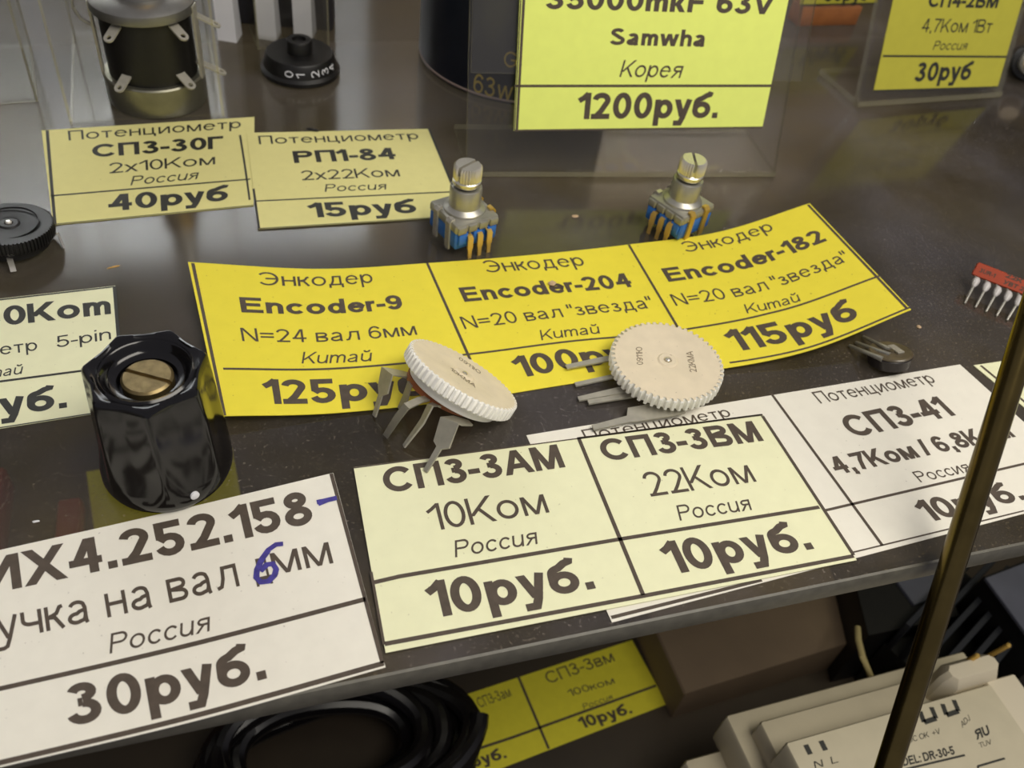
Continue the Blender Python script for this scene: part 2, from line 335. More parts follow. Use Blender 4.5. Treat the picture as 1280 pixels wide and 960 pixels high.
def ribbon(pts, w, closed):
    P = [np.array(p, float) for p in pts]
    Q = [P[0]]
    for p in P[1:]:
        if np.linalg.norm(p - Q[-1]) > 1e-6: Q.append(p)
    if closed and np.linalg.norm(Q[0] - Q[-1]) < 1e-6: Q.pop()
    P = Q; n = len(P); vs = []
    for i in range(n):
        a = P[i] - P[i - 1] if (i > 0 or closed) else P[1] - P[0]
        b = P[(i + 1) % n] - P[i] if (i < n - 1 or closed) else P[-1] - P[-2]
        a, b = a / np.linalg.norm(a), b / np.linalg.norm(b)
        m = np.array([-(a + b)[1], (a + b)[0]]); l = np.linalg.norm(m)
        m = m / l if l > 1e-6 else np.array([-a[1], a[0]])
        k = min(2.2, 1 / max(.2, np.dot(m, np.array([-a[1], a[0]]))))
        vs += [P[i] + m * w / 2 * k, P[i] - m * w / 2 * k]
    e = n if closed else n - 1
    return vs, [(2 * i, 2 * i + 1, 2 * ((i + 1) % n) + 1, 2 * ((i + 1) % n)) for i in range(e)]
_TX = {}
def glyphs(s, bold, italic=False):
    key = (s, bold, italic)
    if key in _TX: return _TX[key]
    w = .20 if bold else .115; V = []; Fc = []; Lf = []; xx = 0.0; prev = None; tight = set('АAУVTТГKКXХ/xyук-"r1')
    for ch in s:
        S, W = letter(ch, w, italic)
        if prev is not None: xx += (.05 if (ch in tight or prev in tight) else .10) + (.03 if not bold else 0)
        for si, (kind, p) in enumerate(S):
            if kind == 'd':
                (x0, y0), (x1, y1) = p; k = w / 2 * math.hypot(x1 - x0, y1 - y0) / abs(y1 - y0)
                vs = [(x0 - k, y0), (x0 + k, y0), (x1 + k, y1), (x1 - k, y1)]; fs = [(0, 1, 2, 3)]
            else: vs, fs = ribbon(p, w * (1 if kind == 'o' else 1), kind == 'o')
            b = len(V); V += [(q[0] + xx, q[1]) for q in vs]; Lf += [0.006 * si] * len(vs); Fc += [tuple(b + i for i in f) for f in fs]
        xx += W; prev = ch
    v = np.array([(p[0], p[1], q) for p, q in zip(V, Lf)]); x0, x1 = v[:, 0].min(), v[:, 0].max(); v[:, 0] = (v[:, 0] - x0) / (x1 - x0)
    _TX[key] = (v, Fc, x1 - x0)
    return _TX[key]
def text3d(mb, s, A, B, T, mi, bold=False, italic=False, lift=0.04, wrap=None):
    v, f, asp = glyphs(s, bold, italic); A, B, T = (np.asarray(q, float) for q in (A, B, T)); nn = unit(np.cross(B - A, T - A))
    sh = 0.2 / asp if italic else 0
    pts = [A + (x + y * sh) * (B - A) + y * (T - A) + nn * (lift + l) for x, y, l in v]
    if wrap: pts = [wrap(p) for p in pts]
    mb.add(pts, f, mi)

class Sheet:                                   # a sheet of paper: columns (top corner, bottom corner) from its left to its right edge
    def __init__(s, cols):
        s.t = [np.asarray(c[0], float) for c in cols]; s.b = [np.asarray(c[1], float) for c in cols]
        L = [0.0]
        for i in range(1, len(cols)): L.append(L[-1] + 0.5 * (np.linalg.norm(s.t[i] - s.t[i - 1]) + np.linalg.norm(s.b[i] - s.b[i - 1])))
        s.L = L[-1]; s.u = [x / L[-1] for x in L]; s.H = np.linalg.norm(s.t[0] - s.b[0])
    def _curve(s, P, u):
        n = len(P)
        if n == 2: return P[0] + (P[1] - P[0]) * u
        i = 0
        while i < n - 2 and u > s.u[i + 1]: i += 1
        u0, u1 = s.u[i], s.u[i + 1]; h = u1 - u0; k = (u - u0) / h
        def tan(j):
            if j == 0: return (P[1] - P[0]) / (s.u[1] - s.u[0])
            if j == n - 1: return (P[-1] - P[-2]) / (s.u[-1] - s.u[-2])
            return (P[j + 1] - P[j - 1]) / (s.u[j + 1] - s.u[j - 1])
        if k < 0: return P[0] + tan(0) * (u - s.u[0])
        if k > 1: return P[-1] + tan(n - 1) * (u - s.u[-1])
        a, b = tan(i) * h, tan(i + 1) * h
        return (2*k**3 - 3*k**2 + 1) * P[i] + (k**3 - 2*k**2 + k) * a + (-2*k**3 + 3*k**2) * P[i + 1] + (k**3 - k**2) * b
    def pos(s, u, v, lift=0.0):
        t, b = s._curve(s.t, u), s._curve(s.b, u); p = t + (b - t) * v
        if lift:
            du = s._curve(s.t, u + .01) * (1 - v) + s._curve(s.b, u + .01) * v - p
            p = p + unit(np.cross(b - t, du)) * lift
        return p
    def uv(s, px, py):
        u, v = 0.5, 0.5; tgt = np.array([px, py], float)
        for _ in range(25):
            p0 = proj(s.pos(u, v)); J = np.stack([(proj(s.pos(u + 1e-3, v)) - p0) / 1e-3, (proj(s.pos(u, v + 1e-3)) - p0) / 1e-3], 1)
            d = np.linalg.solve(J, tgt - p0); u += d[0] * .9; v += d[1] * .9
        return u, v
def make_sheet(name, label, cols, paper, texts=(), lines=(), group=None, pen=(), ink=None, nu=36, th=0.11, cat='price label'):
    S = Sheet(cols); mb = MB()
    top = [[S.pos(i / nu, j / 4) for i in range(nu + 1)] for j in range(5)]
    low = [[S.pos(i / nu, j / 4, -th) for i in range(nu + 1)] for j in range(5)]
    n = nu + 1; vs = [p for r in top for p in r] + [p for r in low for p in r]; K = 5 * n; fs = []
    for j in range(4):
        for i in range(nu):
            a = j * n + i; fs.append((a, a + n, a + n + 1, a + 1)); fs.append((K + a, K + a + 1, K + a + n + 1, K + a + n))
    rim = [i for i in range(n)] + [j * n + nu for j in range(1, 5)] + [4 * n + i for i in range(nu - 1, -1, -1)] + [j * n for j in range(3, 0, -1)]
    for q in range(len(rim)):
        a, b = rim[q], rim[(q + 1) % len(rim)]; fs.append((a, b, K + b, K + a))
    mb.add(vs, fs, 0)
    for t in texts:
        s, A, B, T = t[:4]; st = t[4] if len(t) > 4 else ''
        ua, va = S.uv(*A); ub, vb = S.uv(*B); ut, vt = S.uv(A[0] + T[0], A[1] + T[1]); hv = va - vt
        v, f, asp = glyphs(s, 'b' in st, 'i' in st); sh = (0.2 * hv * S.H / S.L) if 'i' in st else 0
        mb.add([S.pos(ua + x * (ub - ua) + y * sh, va + x * (vb - va) - y * hv, 0.035 + l) for x, y, l in v], f, 1)
    def ln(a, b, wd, mi):
        ua, va = S.uv(*a); ub, vb = S.uv(*b); d = np.array([(ub - ua) * S.L, (vb - va) * S.H]); d /= np.linalg.norm(d)
        nx, ny = -d[1] * wd / 2 / S.L, d[0] * wd / 2 / S.H; k = 24
        vs = []
        for i in range(k + 1):
            u, v = ua + (ub - ua) * i / k, va + (vb - va) * i / k
            vs += [S.pos(u + nx, v + ny, 0.03), S.pos(u - nx, v - ny, 0.03)]
        mb.add(vs, [(2 * i, 2 * i + 2, 2 * i + 3, 2 * i + 1) for i in range(k)], mi)
    for l in lines: ln(l[0], l[1], l[2], 1)
    for pi, (path, wd) in enumerate(pen):
        uv = [S.uv(*p) for p in path]; vs, fs = ribbon([(u * S.L, v * S.H) for u, v in uv], wd, False)
        mb.add([S.pos(p[0] / S.L, p[1] / S.H, 0.055 + .008 * pi) for p in vs], fs, 2)
    o = mesh_obj(name, mb, [paper, ink or INK, PEN], smooth=0, origin=S.pos(.5, .5))
    return finish(o, label, cat, group), S
def fl(z, *cols): return [(pt(*a, z), pt(*b, z)) for a, b in cols]

# ================================================================== the setting
def slab(name, lo, hi, m, kind='structure'):
    mb = MB().box(lo, hi); return finish(mesh_obj(name, mb, m, smooth=0), kind=kind)
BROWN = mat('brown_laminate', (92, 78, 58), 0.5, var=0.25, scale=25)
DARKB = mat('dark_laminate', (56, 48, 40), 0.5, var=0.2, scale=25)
PALE = mat('reflector_panel_grey', (196, 198, 196), 0.6, var=0.25, scale=12)
slab('floor', (-420, -60, -132), (720, 640, -120), mat('lower_board', (58, 48, 36), 0.55, var=0.35, scale=30))
slab('wall_back', (-420, 470, -120), (720, 482, 260), BROWN)
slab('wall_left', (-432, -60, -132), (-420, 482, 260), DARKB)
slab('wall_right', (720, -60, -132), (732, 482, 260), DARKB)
slab('pale_reflector_1', (-330, 462, 12), (76, 469, 250), PALE)  # unseen panel added so the shelf glass reflects a pale area

# the glass shelf
gs = thing('glass_shelf', 'long dusty glass shelf carrying the price labels, grey cut edge in front', 'shelf', loc=(100, 47.6, -4))
def gl(p): return (p[0] - 100, p[1] - 47.6, p[2] + 4)
mb = MB(); x0, x1, y0, y1 = -400, 700, 48.2, 440
mb.add([gl(p) for p in [(x0, y0, 0), (x1, y0, 0), (x1, y1, 0), (x0, y1, 0)]], [(0, 1, 2, 3)], 0)
mb.add([gl(p) for p in [(x0, y0, -4), (x1, y0, -4), (x1, y1, -4), (x0, y1, -4)]], [(3, 2, 1, 0)], 1)
o = mesh_obj('pane', mb, [GLASS_TOP, GLASS_LOW], gs, smooth=0)
mb = MB(); ed = []
prof = [(y0, 0), (y0 - .35, -.12), (y0 - .6, -.7), (y0 - .65, -2), (y0 - .6, -3.3), (y0 - .35, -3.88), (y0, -4)]
mb.rings([[gl((x, a, b)) for a, b in prof] for x in (x0, x1)])
mesh_obj('ground_edge', mb, GLASS_EDGE, gs)['label'] = 'grey frosted front edge of the glass'

# ================================================================== price labels lying on the shelf
LB = 'price labels lying on the shelf'
make_sheet('price_label', 'pale yellow price label reading 40руб under the metal dual potentiometer',
    fl(0.16, ((52, 163), (66, 281)), ((318, 146), (317, 257))), P_KHAKI,
    [('Потенциометр', (86, 175.7), (301, 160), (0, -12)), ('СП3-30Г', (116, 197), (279, 185.5), (-1, -16), 'b'), ('2x10Ком', (137, 217), (269, 205.5), (0, -13)),
     ('Россия', (163, 232), (246, 224), (1, -11.5), 'i'), ('40руб', (136, 264.6), (286, 250.5), (0, -20.5), 'b')],
    [((59, 163), (69, 281), .55), ((63, 245), (313, 224), .45), ((300, 169), (312, 250), .4), ((66, 280.5), (317, 256.5), .2)], LB, ink=INKB)
make_sheet('price_label', 'pale yellow price label reading 15руб, beside the slotted blue encoder',
    fl(0.30, ((308, 166), (323, 286)), ((537, 161), (582, 270))), P_KHAKI,
    [('Потенциометр', (324, 180.5), (524, 174), (-.5, -10.5)), ('РП1-84', (368, 204), (496, 199), (-.5, -15), 'b'), ('2x22Ком', (378, 225.5), (500.5, 220.5), (-1, -12)),
     ('Россия', (406, 240), (482.5, 237), (1, -9.5), 'i'), ('15руб', (386, 272.5), (523, 266), (-1, -18.5), 'b')],
    [((320, 251.5), (572, 239.5), .4), ((317, 236), (324, 286), .4), ((536, 161), (581, 270), .45), ((323, 285.7), (582, 269.7), .2)], LB, ink=INKB)
zc = {0: (2.6, 2.2), 1: (.9, .7), 2: (.3, .3), 3: (.3, .3), 4: (.7, .6), 5: (2.6, 2.2), 6: (6.4, 6.0)}
cc = [((235, 327.5), (276, 520)), ((395, 336), (420, 516)), ((532, 329), (607, 496)), ((660, 319), (740, 476)), ((787, 305.5), (880, 464)), ((900, 289.5), (1012, 438)), ((1012, 254), (1139, 387))]
make_sheet('price_label', 'long curled bright yellow label strip with three encoder prices',
    [(pt(*a, zc[i][0]), pt(*b, zc[i][1])) for i, (a, b) in enumerate(cc)], P_YELLOW,
    [('Энкодер', (325, 356.5), (467, 353.5), (0, -16.5)), ('Encoder-9', (302, 390.5), (505, 386), (-1, -19), 'b'), ('N=24 вал 6мм', (303, 426.5), (522, 418.5), (-1, -16.5)),
     ('Китай', (377, 454.5), (464, 451.5), (1, -14.5), 'i'), ('125руб', (331, 505), (538, 493), (0, -31), 'b'),
     ('Энкодер', (609, 341), (732, 332), (-2, -15.5)), ('Encoder-204', (581, 377.5), (792, 358.5), (-5, -18), 'b'), ('N=20 вал "звезда"', (581, 411.5), (819, 384.5), (-4, -15.5)),
     ('Китай', (677, 425.5), (750, 417), (1, -13), 'i'), ('100руб', (648, 473), (819, 450), (-7, -26.5), 'b'),
     ('Энкодер', (858, 315.5), (968, 287.5), (-6, -13)), ('Encoder-182', (836, 352.5), (1034, 301), (-7, -17), 'b'), ('N=20 вал "звезда"', (845, 382.5), (1064, 325), (-6, -14.5)),
     ('Китай', (934, 392), (1001, 376.5), (-1, -12), 'i'), ('115руб', (917, 440), (1077, 396), (-10, -27), 'b')],
    [((241, 329), (281, 519.5), .5), ((279, 461), (320, 461.5), .45), ((320, 461.5), (507, 454), .45), ((507, 454), (580, 443.5), .45), ((580, 443.5), (765, 422), .45), ((765, 422), (862, 411), .45), ((862, 411), (960, 392), .45), ((960, 392), (1099, 345), .45),
     ((534, 329), (608, 495), .5), ((786, 306), (879, 463), .5), ((1010, 256), (1134, 386), .55), ((912, 453.5), (1012, 434), .4), ((1012, 434), (1137, 384.5), .4)], LB, nu=72)
fw, FS = make_sheet('price_label', 'white label strip reading СП3-41, partly under the cream double label',
    fl(0.15, ((658, 544), (765, 778)), ((1200, 455.5), (1378, 616))), P_WHITE,
    [('Потенциометр', (733, 551), (915, 520.5), (-6, -13.5)), ('Потенциометр', (1026, 504.5), (1171, 478), (-9, -14.5)), ('СП3-41', (1068, 547.5), (1195, 519), (-15, -27), 'b'),
     ('4,7Ком / 6,8Ком', (1048, 593.5), (1270, 546), (-14, -21), 'b'), ('Россия', (1151, 603), (1216, 589), (-6, -14)), ('10руб.', (1160, 653.5), (1284, 624), (-16, -27), 'b')],
    [((964, 492), (1103, 682), .5), ((1000, 646), (1032, 638), .45), ((1032, 638), (1352, 563), .45), ((764, 772), (952, 725), .5), ((1062, 691.5), (1280, 638.5), .25)], LB)
make_sheet('price_label', 'cream double label strip, two cells each priced 10руб.',
    fl(0.42, ((442, 584), (482, 816)), ((953, 517.5), (1071, 700))), P_CREAM,
    [('СП3-3АМ', (482, 617), (707, 584), (-8, -31), 'b'), ('10Ком', (538, 664.5), (687, 640.5), (-8, -33)), ('Россия', (569, 697), (672, 680), (-2, -21), 'i'),
     ('10руб.', (538, 774), (745, 735.5), (-11, -45), 'b'), ('СП3-3ВМ', (757, 577), (955, 551), (-10, -27), 'b'), ('22Ком', (814, 621), (946, 602), (-12, -30)),
     ('Россия', (850, 651), (940, 637.5), (-5, -19), 'i'), ('10руб.', (838, 719), (1018, 686), (-16, -40), 'b')],
    [((442, 585), (953, 518), .22), ((722, 548), (953, 518.5), .4), ((723, 547), (804, 744), .6), ((468, 728), (500, 720.5), .6), ((500, 720.5), (775, 674), .6), ((775, 674), (1024, 634), .6),
     ((481, 805), (804, 745), .6), ((804, 745), (1067, 695), .6), ((953, 520), (1067, 694), .55), ((464, 715), (480, 806), .35)], LB)
s6 = [(354, 680), (345, 681), (335, 688), (327, 699), (321, 712), (320, 722), (326, 728), (335, 727), (343, 719), (345, 711), (341, 705), (333, 706), (325, 714)]
make_sheet('price_label', 'large white price label reading 30руб. with a blue pen correction',
    [(pt(-70, 703, .16), pt(-45, 969.5, .16)), (pt(200, 642.5, .16), pt(250, 899.5, .16)), (pt(416.5, 591, .16), pt(482, 834, .16))], P_WHITE,
    [('ИХ4.252.158', (-22, 745), (393, 653), (-8, -43), 'b'), ('Ручка на вал', (-42, 812), (300, 732.5), (-8, -40)), ('мм', (343, 719), (417, 704), (-7, -37)), ('д', (320, 727), (340, 722.5), (-7, -37)),
     ('Россия', (137, 817.5), (262, 789), (4, -26), 'i'), ('30руб.', (86, 909), (334, 848), (-6, -51), 'b')],
    [((-60, 877), (0, 861), .6), ((0, 861), (320, 785), .6), ((320, 785), (457, 749), .6), ((-40, 965), (0, 953.5), .6), ((0, 953.5), (320, 874), .6), ((320, 874), (480, 829), .6), ((414, 592), (478, 829), .5)], LB,
    pen=[([(396, 628), (406, 626), (421, 622.5)], .7), ([(398, 631), (410, 626), (419, 624)], .5), (s6, .65), ([(p[0] + 2, p[1] + 1) for p in s6[2:]], .4)])
make_sheet('price_label', 'cream price label behind the black knob, reading 50Kom and 5-pin',
    fl(0.16, ((-130, 388), (-112, 553)), ((144, 357), (156, 511))), P_CREAM,
    [('50Kom', (-27, 411), (139, 392.5), (0, -24.5), 'b'), ('ометр', (-38, 449), (47, 438), (0, -15)), ('5-pin', (71, 435), (139, 424), (0, -14.5)), ('Китай', (-43, 477), (27, 467.5), (3, -13), 'i'), ('15руб.', (-107, 537), (84, 509.5), (0, -32), 'b')],
    [((-128, 389.5), (143, 358.5), .35), ((143, 358), (155, 511), .5), ((-118, 494), (0, 477), .45), ((0, 477), (153, 457), .45), ((-112, 552), (156, 510.5), .2)], LB, ink=INKB)
make_sheet('price_label', 'blank corner of a cream label beyond the brass rod',
    fl(0.16, ((1217, 456.5), (1420, 625)), ((1400, 430), (1580, 590))), P_CREAM, [], [((1226, 457), (1425, 622), .5)], LB)

# ================================================================== acrylic holders with upright labels
def plate(mb, P, Xd, Ud, wd, ht, th):                 # clear plate; big faces slot 0, cut edges slot 1
    N = unit(np.cross(Xd, Ud)); P = np.asarray(P, float)
    q = [P, P + Xd * wd, P + Xd * wd + Ud * ht, P + Ud * ht]; b = [p - N * th for p in q]
    mb.add(q + b, [(0, 1, 2, 3), (7, 6, 5, 4)], 0); mb.add(q + b, [(0, 4, 5, 1), (1, 5, 6, 2), (2, 6, 7, 3), (3, 7, 4, 0)], 1)
def lean_for(P, Xd, px, py):                          # up vector of a plate whose left edge, seen from P, runs to the pixel
    back = np.array([-Xd[1], Xd[0], 0]); best = None
    for k in range(-10, 36):
        a = math.radians(k); U = np.array([0, 0, math.cos(a)]) + back * math.sin(a)
        p = P + U * 10
        q0, q1 = proj(P), proj(p); d = np.cross(unit(q1 - q0), unit(np.array([px, py]) - q0))
        if best is None or abs(d) < best[0]: best = (abs(d), U)
    return best[1]
Pa, Pb = pt(583, 222), pt(968, 222)
XI = unit(Pb - Pa); UI = lean_for(Pa, XI, 588, 0); NI = unit(np.cross(XI, UI)); WI = np.linalg.norm(Pb - Pa)
hold = thing('label_holder', 'clear acrylic sign holder in front of the big dark capacitor', 'sign holder', loc=Pa)
mb = MB(); plate(mb, (0, 0, 0.2), XI, UI, WI, 75, 1.2); mesh_obj('front_plate', mb, [ACRYL, ACRYL_EDGE], hold, smooth=0)
mb = MB(); bk = np.array([-XI[1], XI[0], 0]); plate(mb, (0, 0, 1.4), XI, bk, WI, 19, 1.2); mesh_obj('foot', mb, [ACRYL, ACRYL_EDGE], hold, smooth=0)
pq = on_plane(589, 91, Pa + NI * 0.9, NI) - Pa
mb = MB(); plate(mb, pq, XI, UI, np.linalg.norm(on_plane(1004, 96, Pa + NI * .9, NI) - Pa - pq), 60, 0.7); mesh_obj('pocket_sheet', mb, [ACRYL, ACRYL_EDGE], hold, smooth=0)
PI_ = Pa + NI * 1.3
ip = lambda x, y: on_plane(x, y, PI_, NI)
make_sheet('price_label', 'upright lime yellow label reading 1200руб. on the clear holder', [(ip(653, -70), ip(642, 163.5)), (ip(1000, -70), ip(953, 159.5))], P_LIME,
    [('35000mkF 63V', (682, 11), (966, 18), (1, -27), 'b'), ('Samwha', (762, 56), (880, 58.5), (1, -21), 'b'), ('Корея', (774, 96), (850, 97.5), (3, -21), 'i'), ('1200руб.', (720, 149), (896, 147.5), (3, -33), 'b')],
    [((655, -5), (646, 162.5), .55), ((651, 0), (643, 163), .25), ((643, 107.5), (967, 107.2), .5), ((643, 163.2), (953, 159.2), .35)], 'upright price labels', ink=INK)
Pa2, Pb2 = pt(1071, 135), pt(1250, 122)
XJ = unit(Pb2 - Pa2); UJ = lean_for(Pa2, XJ, 1098, 0); NJ = unit(np.cross(XJ, UJ)); WJ = np.linalg.norm(Pb2 - Pa2)
hold2 = thing('label_holder', 'clear acrylic sign holder carrying the yellow 30руб label', 'sign holder', loc=Pa2)
mb = MB(); plate(mb, (0, 0, .2), XJ, UJ, WJ, 60, 1.5); mesh_obj('front_plate', mb, [ACRYL, ACRYL_EDGE], hold2, smooth=0)
mb = MB(); plate(mb, (0, 0, 1.7), XJ, np.array([-XJ[1], XJ[0], 0]), WJ, 18, 1.5); mesh_obj('foot', mb, [ACRYL, ACRYL_EDGE], hold2, smooth=0)
jp = lambda x, y: on_plane(x, y, Pa2 + NJ * .3, NJ)
make_sheet('price_label', 'upright yellow label on shade-darkened paper reading 30руб on a clear holder', [(jp(1125, -40), jp(1092, 114)), (jp(1290, -40), jp(1247, 109))], P_SHADED,
    [('СП4-2ВМ', (1159, 9), (1246, 10), (4, -19), 'b'), ('4,7Ком 1Вт', (1151, 40), (1238, 41), (4, -17)), ('Россия', (1165.5, 62.5), (1207, 62.5), (2, -11.5), 'i'), ('30руб', (1142, 102), (1212, 100), (5, -24), 'b')],
    [((1103.5, 70), (1259, 71), .5), ((1092, 113.5), (1247, 108.7), .4)], 'upright price labels', ink=INKB)
# a third label further back on a low brown block
Pk = pt(996, 33); Xk = unit(pt(1090, 31) - Pk); Uk = np.array([0, 0, 1.0]); Nk = unit(np.cross(Xk, Uk))
mb = MB(); mb.box((0, 0, 0), (21, 6, 5.4), M=frame(Pk, Xk, (0, 0, 1)), ch=.3)
finish(mesh_obj('brown_block', mb, mat('orange_brown_card', (150, 92, 48), .6, var=.15, scale=200), origin=Pk), 'low orange brown block under the rearmost yellow label', 'block')
kp = lambda x, y: on_plane(x, y, Pk + Nk * 0.2, Nk)
make_sheet('price_label', 'rearmost yellow label, cut off, above the orange brown block', [(kp(1010, -60), kp(1000, 7)), (kp(1105, -60), kp(1096, 4.5))], P_SHADED,
    [('50руб', (1030, 2), (1085, 1), (3, -20), 'b')], [((1000, 6.5), (1096, 4), .5)], 'upright price labels', ink=INKB)

# ================================================================== rotary encoders
def encoder(label, base, turn, slot):
    M = rotz(base, turn)
    r = thing('rotary_encoder', label, 'encoder', M, group='blue rotary encoders')
    H = 4.55                                           # half width of the body
    mb = MB(); mb.box((-H, -H, 1.9), (H, H, 5.4), ch=.3)
    for x in (-3.1, 0, 3.1): mb.box((x - .95, -H - .5, 2.9), (x + .95, -H + .1, 5.2), ch=.12)
    mesh_obj('blue_base', mb, BLUE, r)['label'] = 'blue plastic base'
    for x in (-1.9, .25, 2.3):
        mb = MB(); mb.strip([(x, -H + .2, 4.8), (x, -H - .75, 4.7), (x, -H - .95, 4.3), (x, -H - 1.0, 2.2), (x, -H - 1.0, 1.8), (x, -H - 1.1, 0.0)], [.95, .95, 1.15, 1.15, .8, .7], .3, (1, 0, 0))
        mesh_obj('pin', mb, GOLD, r)
    mb = MB(); mb.box((-H - .15, -H - .15, 5.3), (H + .15, H + .15, 7.0), ch=.4)
    for x in (-3.4, -1.1, 1.2, 3.5): mb.box((x - .9, -H - .5, 5.3), (x + .9, -H + .1, 6.7), ch=.15)
    mesh_obj('top_plate', mb, CAST, r)
    for x in (-H - .25, H + .25):
        for y in (-2.3, 1.9):
            mb = MB(); mb.strip([(x, y, 1.2), (x * 1.01, y, 5.2), (x * 1.02, y, 6.9), (x * .94, y, 7.35), (x * .80, y, 7.25)], [1.3, 1.3, 1.35, 1.3, 1.1], .4, (0, 1, 0))
            mesh_obj('solder_tab', mb, PALEGOLD if x > 0 else BRIGHT, r)
    mb = MB(); mb.lathe([(3.9, 7.0), (3.8, 7.4), (3.3, 7.8), (3.0, 8.1), (2.95, 8.6), (2.95, 11.6), (2.75, 11.9), (2.2, 11.9)], n=40)
    mesh_obj('bushing', mb, STEEL, r)
    mb = MB(); mb.lathe([(2.1, 11.8), (2.1, 12.4)], n=32); mesh_obj('groove_ring', mb, BLACK, r)
    mb = MB(); mb.lathe([(2.4, 12.3), (2.6, 12.6), (2.6, 13.2), (2.25, 13.5)], n=40)
    R = 2.6; hw = .3                                    # knurled head split by a screwdriver slot
    for sgn in (1, -1):
        a0 = math.asin(hw / R); out = []
        for i in range(29):
            a = a0 + (math.pi - 2 * a0) * i / 28; rr = R if i % 2 else R * .9
            out.append((rr * math.cos(a), sgn * rr * math.sin(a)))
        ins = [(x * .88, sgn * hw + (y - sgn * hw) * .88) for x, y in out]
        mb.rings([[(x, y, 13.5) for x, y in out], [(x, y, 15.8) for x, y in out], [(x, y, 16.2) for x, y in ins]], M=rotz((0, 0, 0), slot))
    mb.lathe([(2.15, 13.3), (2.15, 14.4)], n=32)
    mesh_obj('knurled_shaft', mb, BRIGHT, r)
    return r
CAST = mat('zinc_die_cast', (160, 158, 148), .4, .5, var=.1, scale=500); PALEGOLD = mat('pale_gold_tab', (206, 172, 84), .4, .6)
e1b = pt(585.5, 206, 16.1); e1b[2] = 0
encoder('blue encoder with knurled metal shaft standing at the edge of the 15руб label', e1b, 19, 15)
e2b = pt(853, 250, 7.0); e2b[2] = 0
encoder('blue encoder turned cornerwise behind the curled yellow strip, slot along the view', e2b, -65, 139)

# ================================================================== white toothed dial potentiometers
def toothed(mb, R, th, teeth=46, M=None, dep=.55):
    out = []
    for i in range(teeth):
        for k, rr in ((0.0, R), (.35, R), (.5, R - dep), (.85, R - dep)):
            a = 2 * math.pi * (i + k) / teeth; out.append((rr * math.cos(a), rr * math.sin(a)))
    n = len(out); sc = lambda k, z: [(x * k, y * k, z) for x, y in out]
    mb.rings([sc(.97, -th), sc(1, -th + .25), sc(1, -.2), sc(.985, 0)], 0, M, cap1=False)
    circ = [(R * .93 * math.cos(2 * math.pi * i / n), R * .93 * math.sin(2 * math.pi * i / n), 0) for i in range(n)]
    mb.rings([sc(.985, 0), circ], 1, M, False, False)
    def ring(r, z): return [(r * math.cos(2 * math.pi * i / n), r * math.sin(2 * math.pi * i / n), z) for i in range(n)]
    mb.rings([circ, ring(2.1, 0), ring(1.7, -.12), ring(1.4, .12), ring(.7, .12), ring(.5, -.3)], 1, M, False, True)
def dial_texts(mb, spec, P, N):
    for s, A, B, T in spec:
        text3d(mb, s, on_plane(*A, P, N), on_plane(*B, P, N), on_plane(A[0] + T[0], A[1] + T[1], P, N), 2, lift=.03)
SOFTINK = mat('faded_stamp_ink', (120, 105, 84), .7)
# the one lying flat
zf = 4.6; c2 = pt(834.5, 450, zf); R2 = 9.35
d2 = thing('dial_potentiometer', 'white toothed dial potentiometer lying flat, stamped 22KMA', 'potentiometer', loc=(c2[0], c2[1], 0), group='white dial potentiometers')
off = -np.array([c2[0], c2[1], 0])
def rel(p): return np.asarray(p) + off
mb = MB(); toothed(mb, R2, 2.3, 52, rotz((0, 0, zf), 11))
tmp = MB(); dial_texts(tmp, [('0911Ю', (804, 456), (802.5, 434), (-8, 0)), ('22KMA', (871, 465), (865.5, 439), (-8.5, .5))], c2, np.array([0, 0, 1.0]))
mb.add([rel(p) for p in tmp.v], tmp.f, 2)
mesh_obj('toothed_wheel', mb, [NYLON, AGEDN, SOFTINK], d2)
mb = MB(); mb.lathe([(.45, zf - .2), (.45, zf + .2), (.25, zf + .32)], n=16); mesh_obj('rivet', mb, BRIGHT, d2)
mb = MB(); mb.lathe([(7.0, 1.7), (7.2, 1.9), (7.2, 2.4)], n=48); mesh_obj('body', mb, NYLON, d2)
mb = MB(); mb.lathe([(6.9, 1.0), (6.9, 1.7)], n=40); mesh_obj('brown_disc', mb, PCB, d2)
for path, wd in [([(785, 444, 1.6), (752, 450, 1.5), (708, 459, .9)], (1.2, 1.1, .9)), ([(790, 466, 1.5), (765, 471, 1.3), (719, 481, .5)], (.9, .8, .8)),
                 ([(800, 483, 1.4), (771, 489, 1.2), (723, 499, .4)], (1.4, 1.3, .9)), ([(815, 490, 1.2), (790, 494, 1.0), (735, 503, .7)], (1.0, 1.0, .9)),
                 ([(850, 507, 1.5), (836, 511, 1.4), (790, 519, 1.2), (786, 524, 1.1), (741, 535, .75)], (3.4, 3.2, 3.0, 1.3, 1.0))]:
    q = [rel(pt(a, b, z)) for a, b, z in path]; t = unit(q[1] - q[0])
    mb = MB(); mb.strip(q, wd, .32, np.cross((0, 0, 1), t)); mesh_obj('leg', mb, DULL, d2)
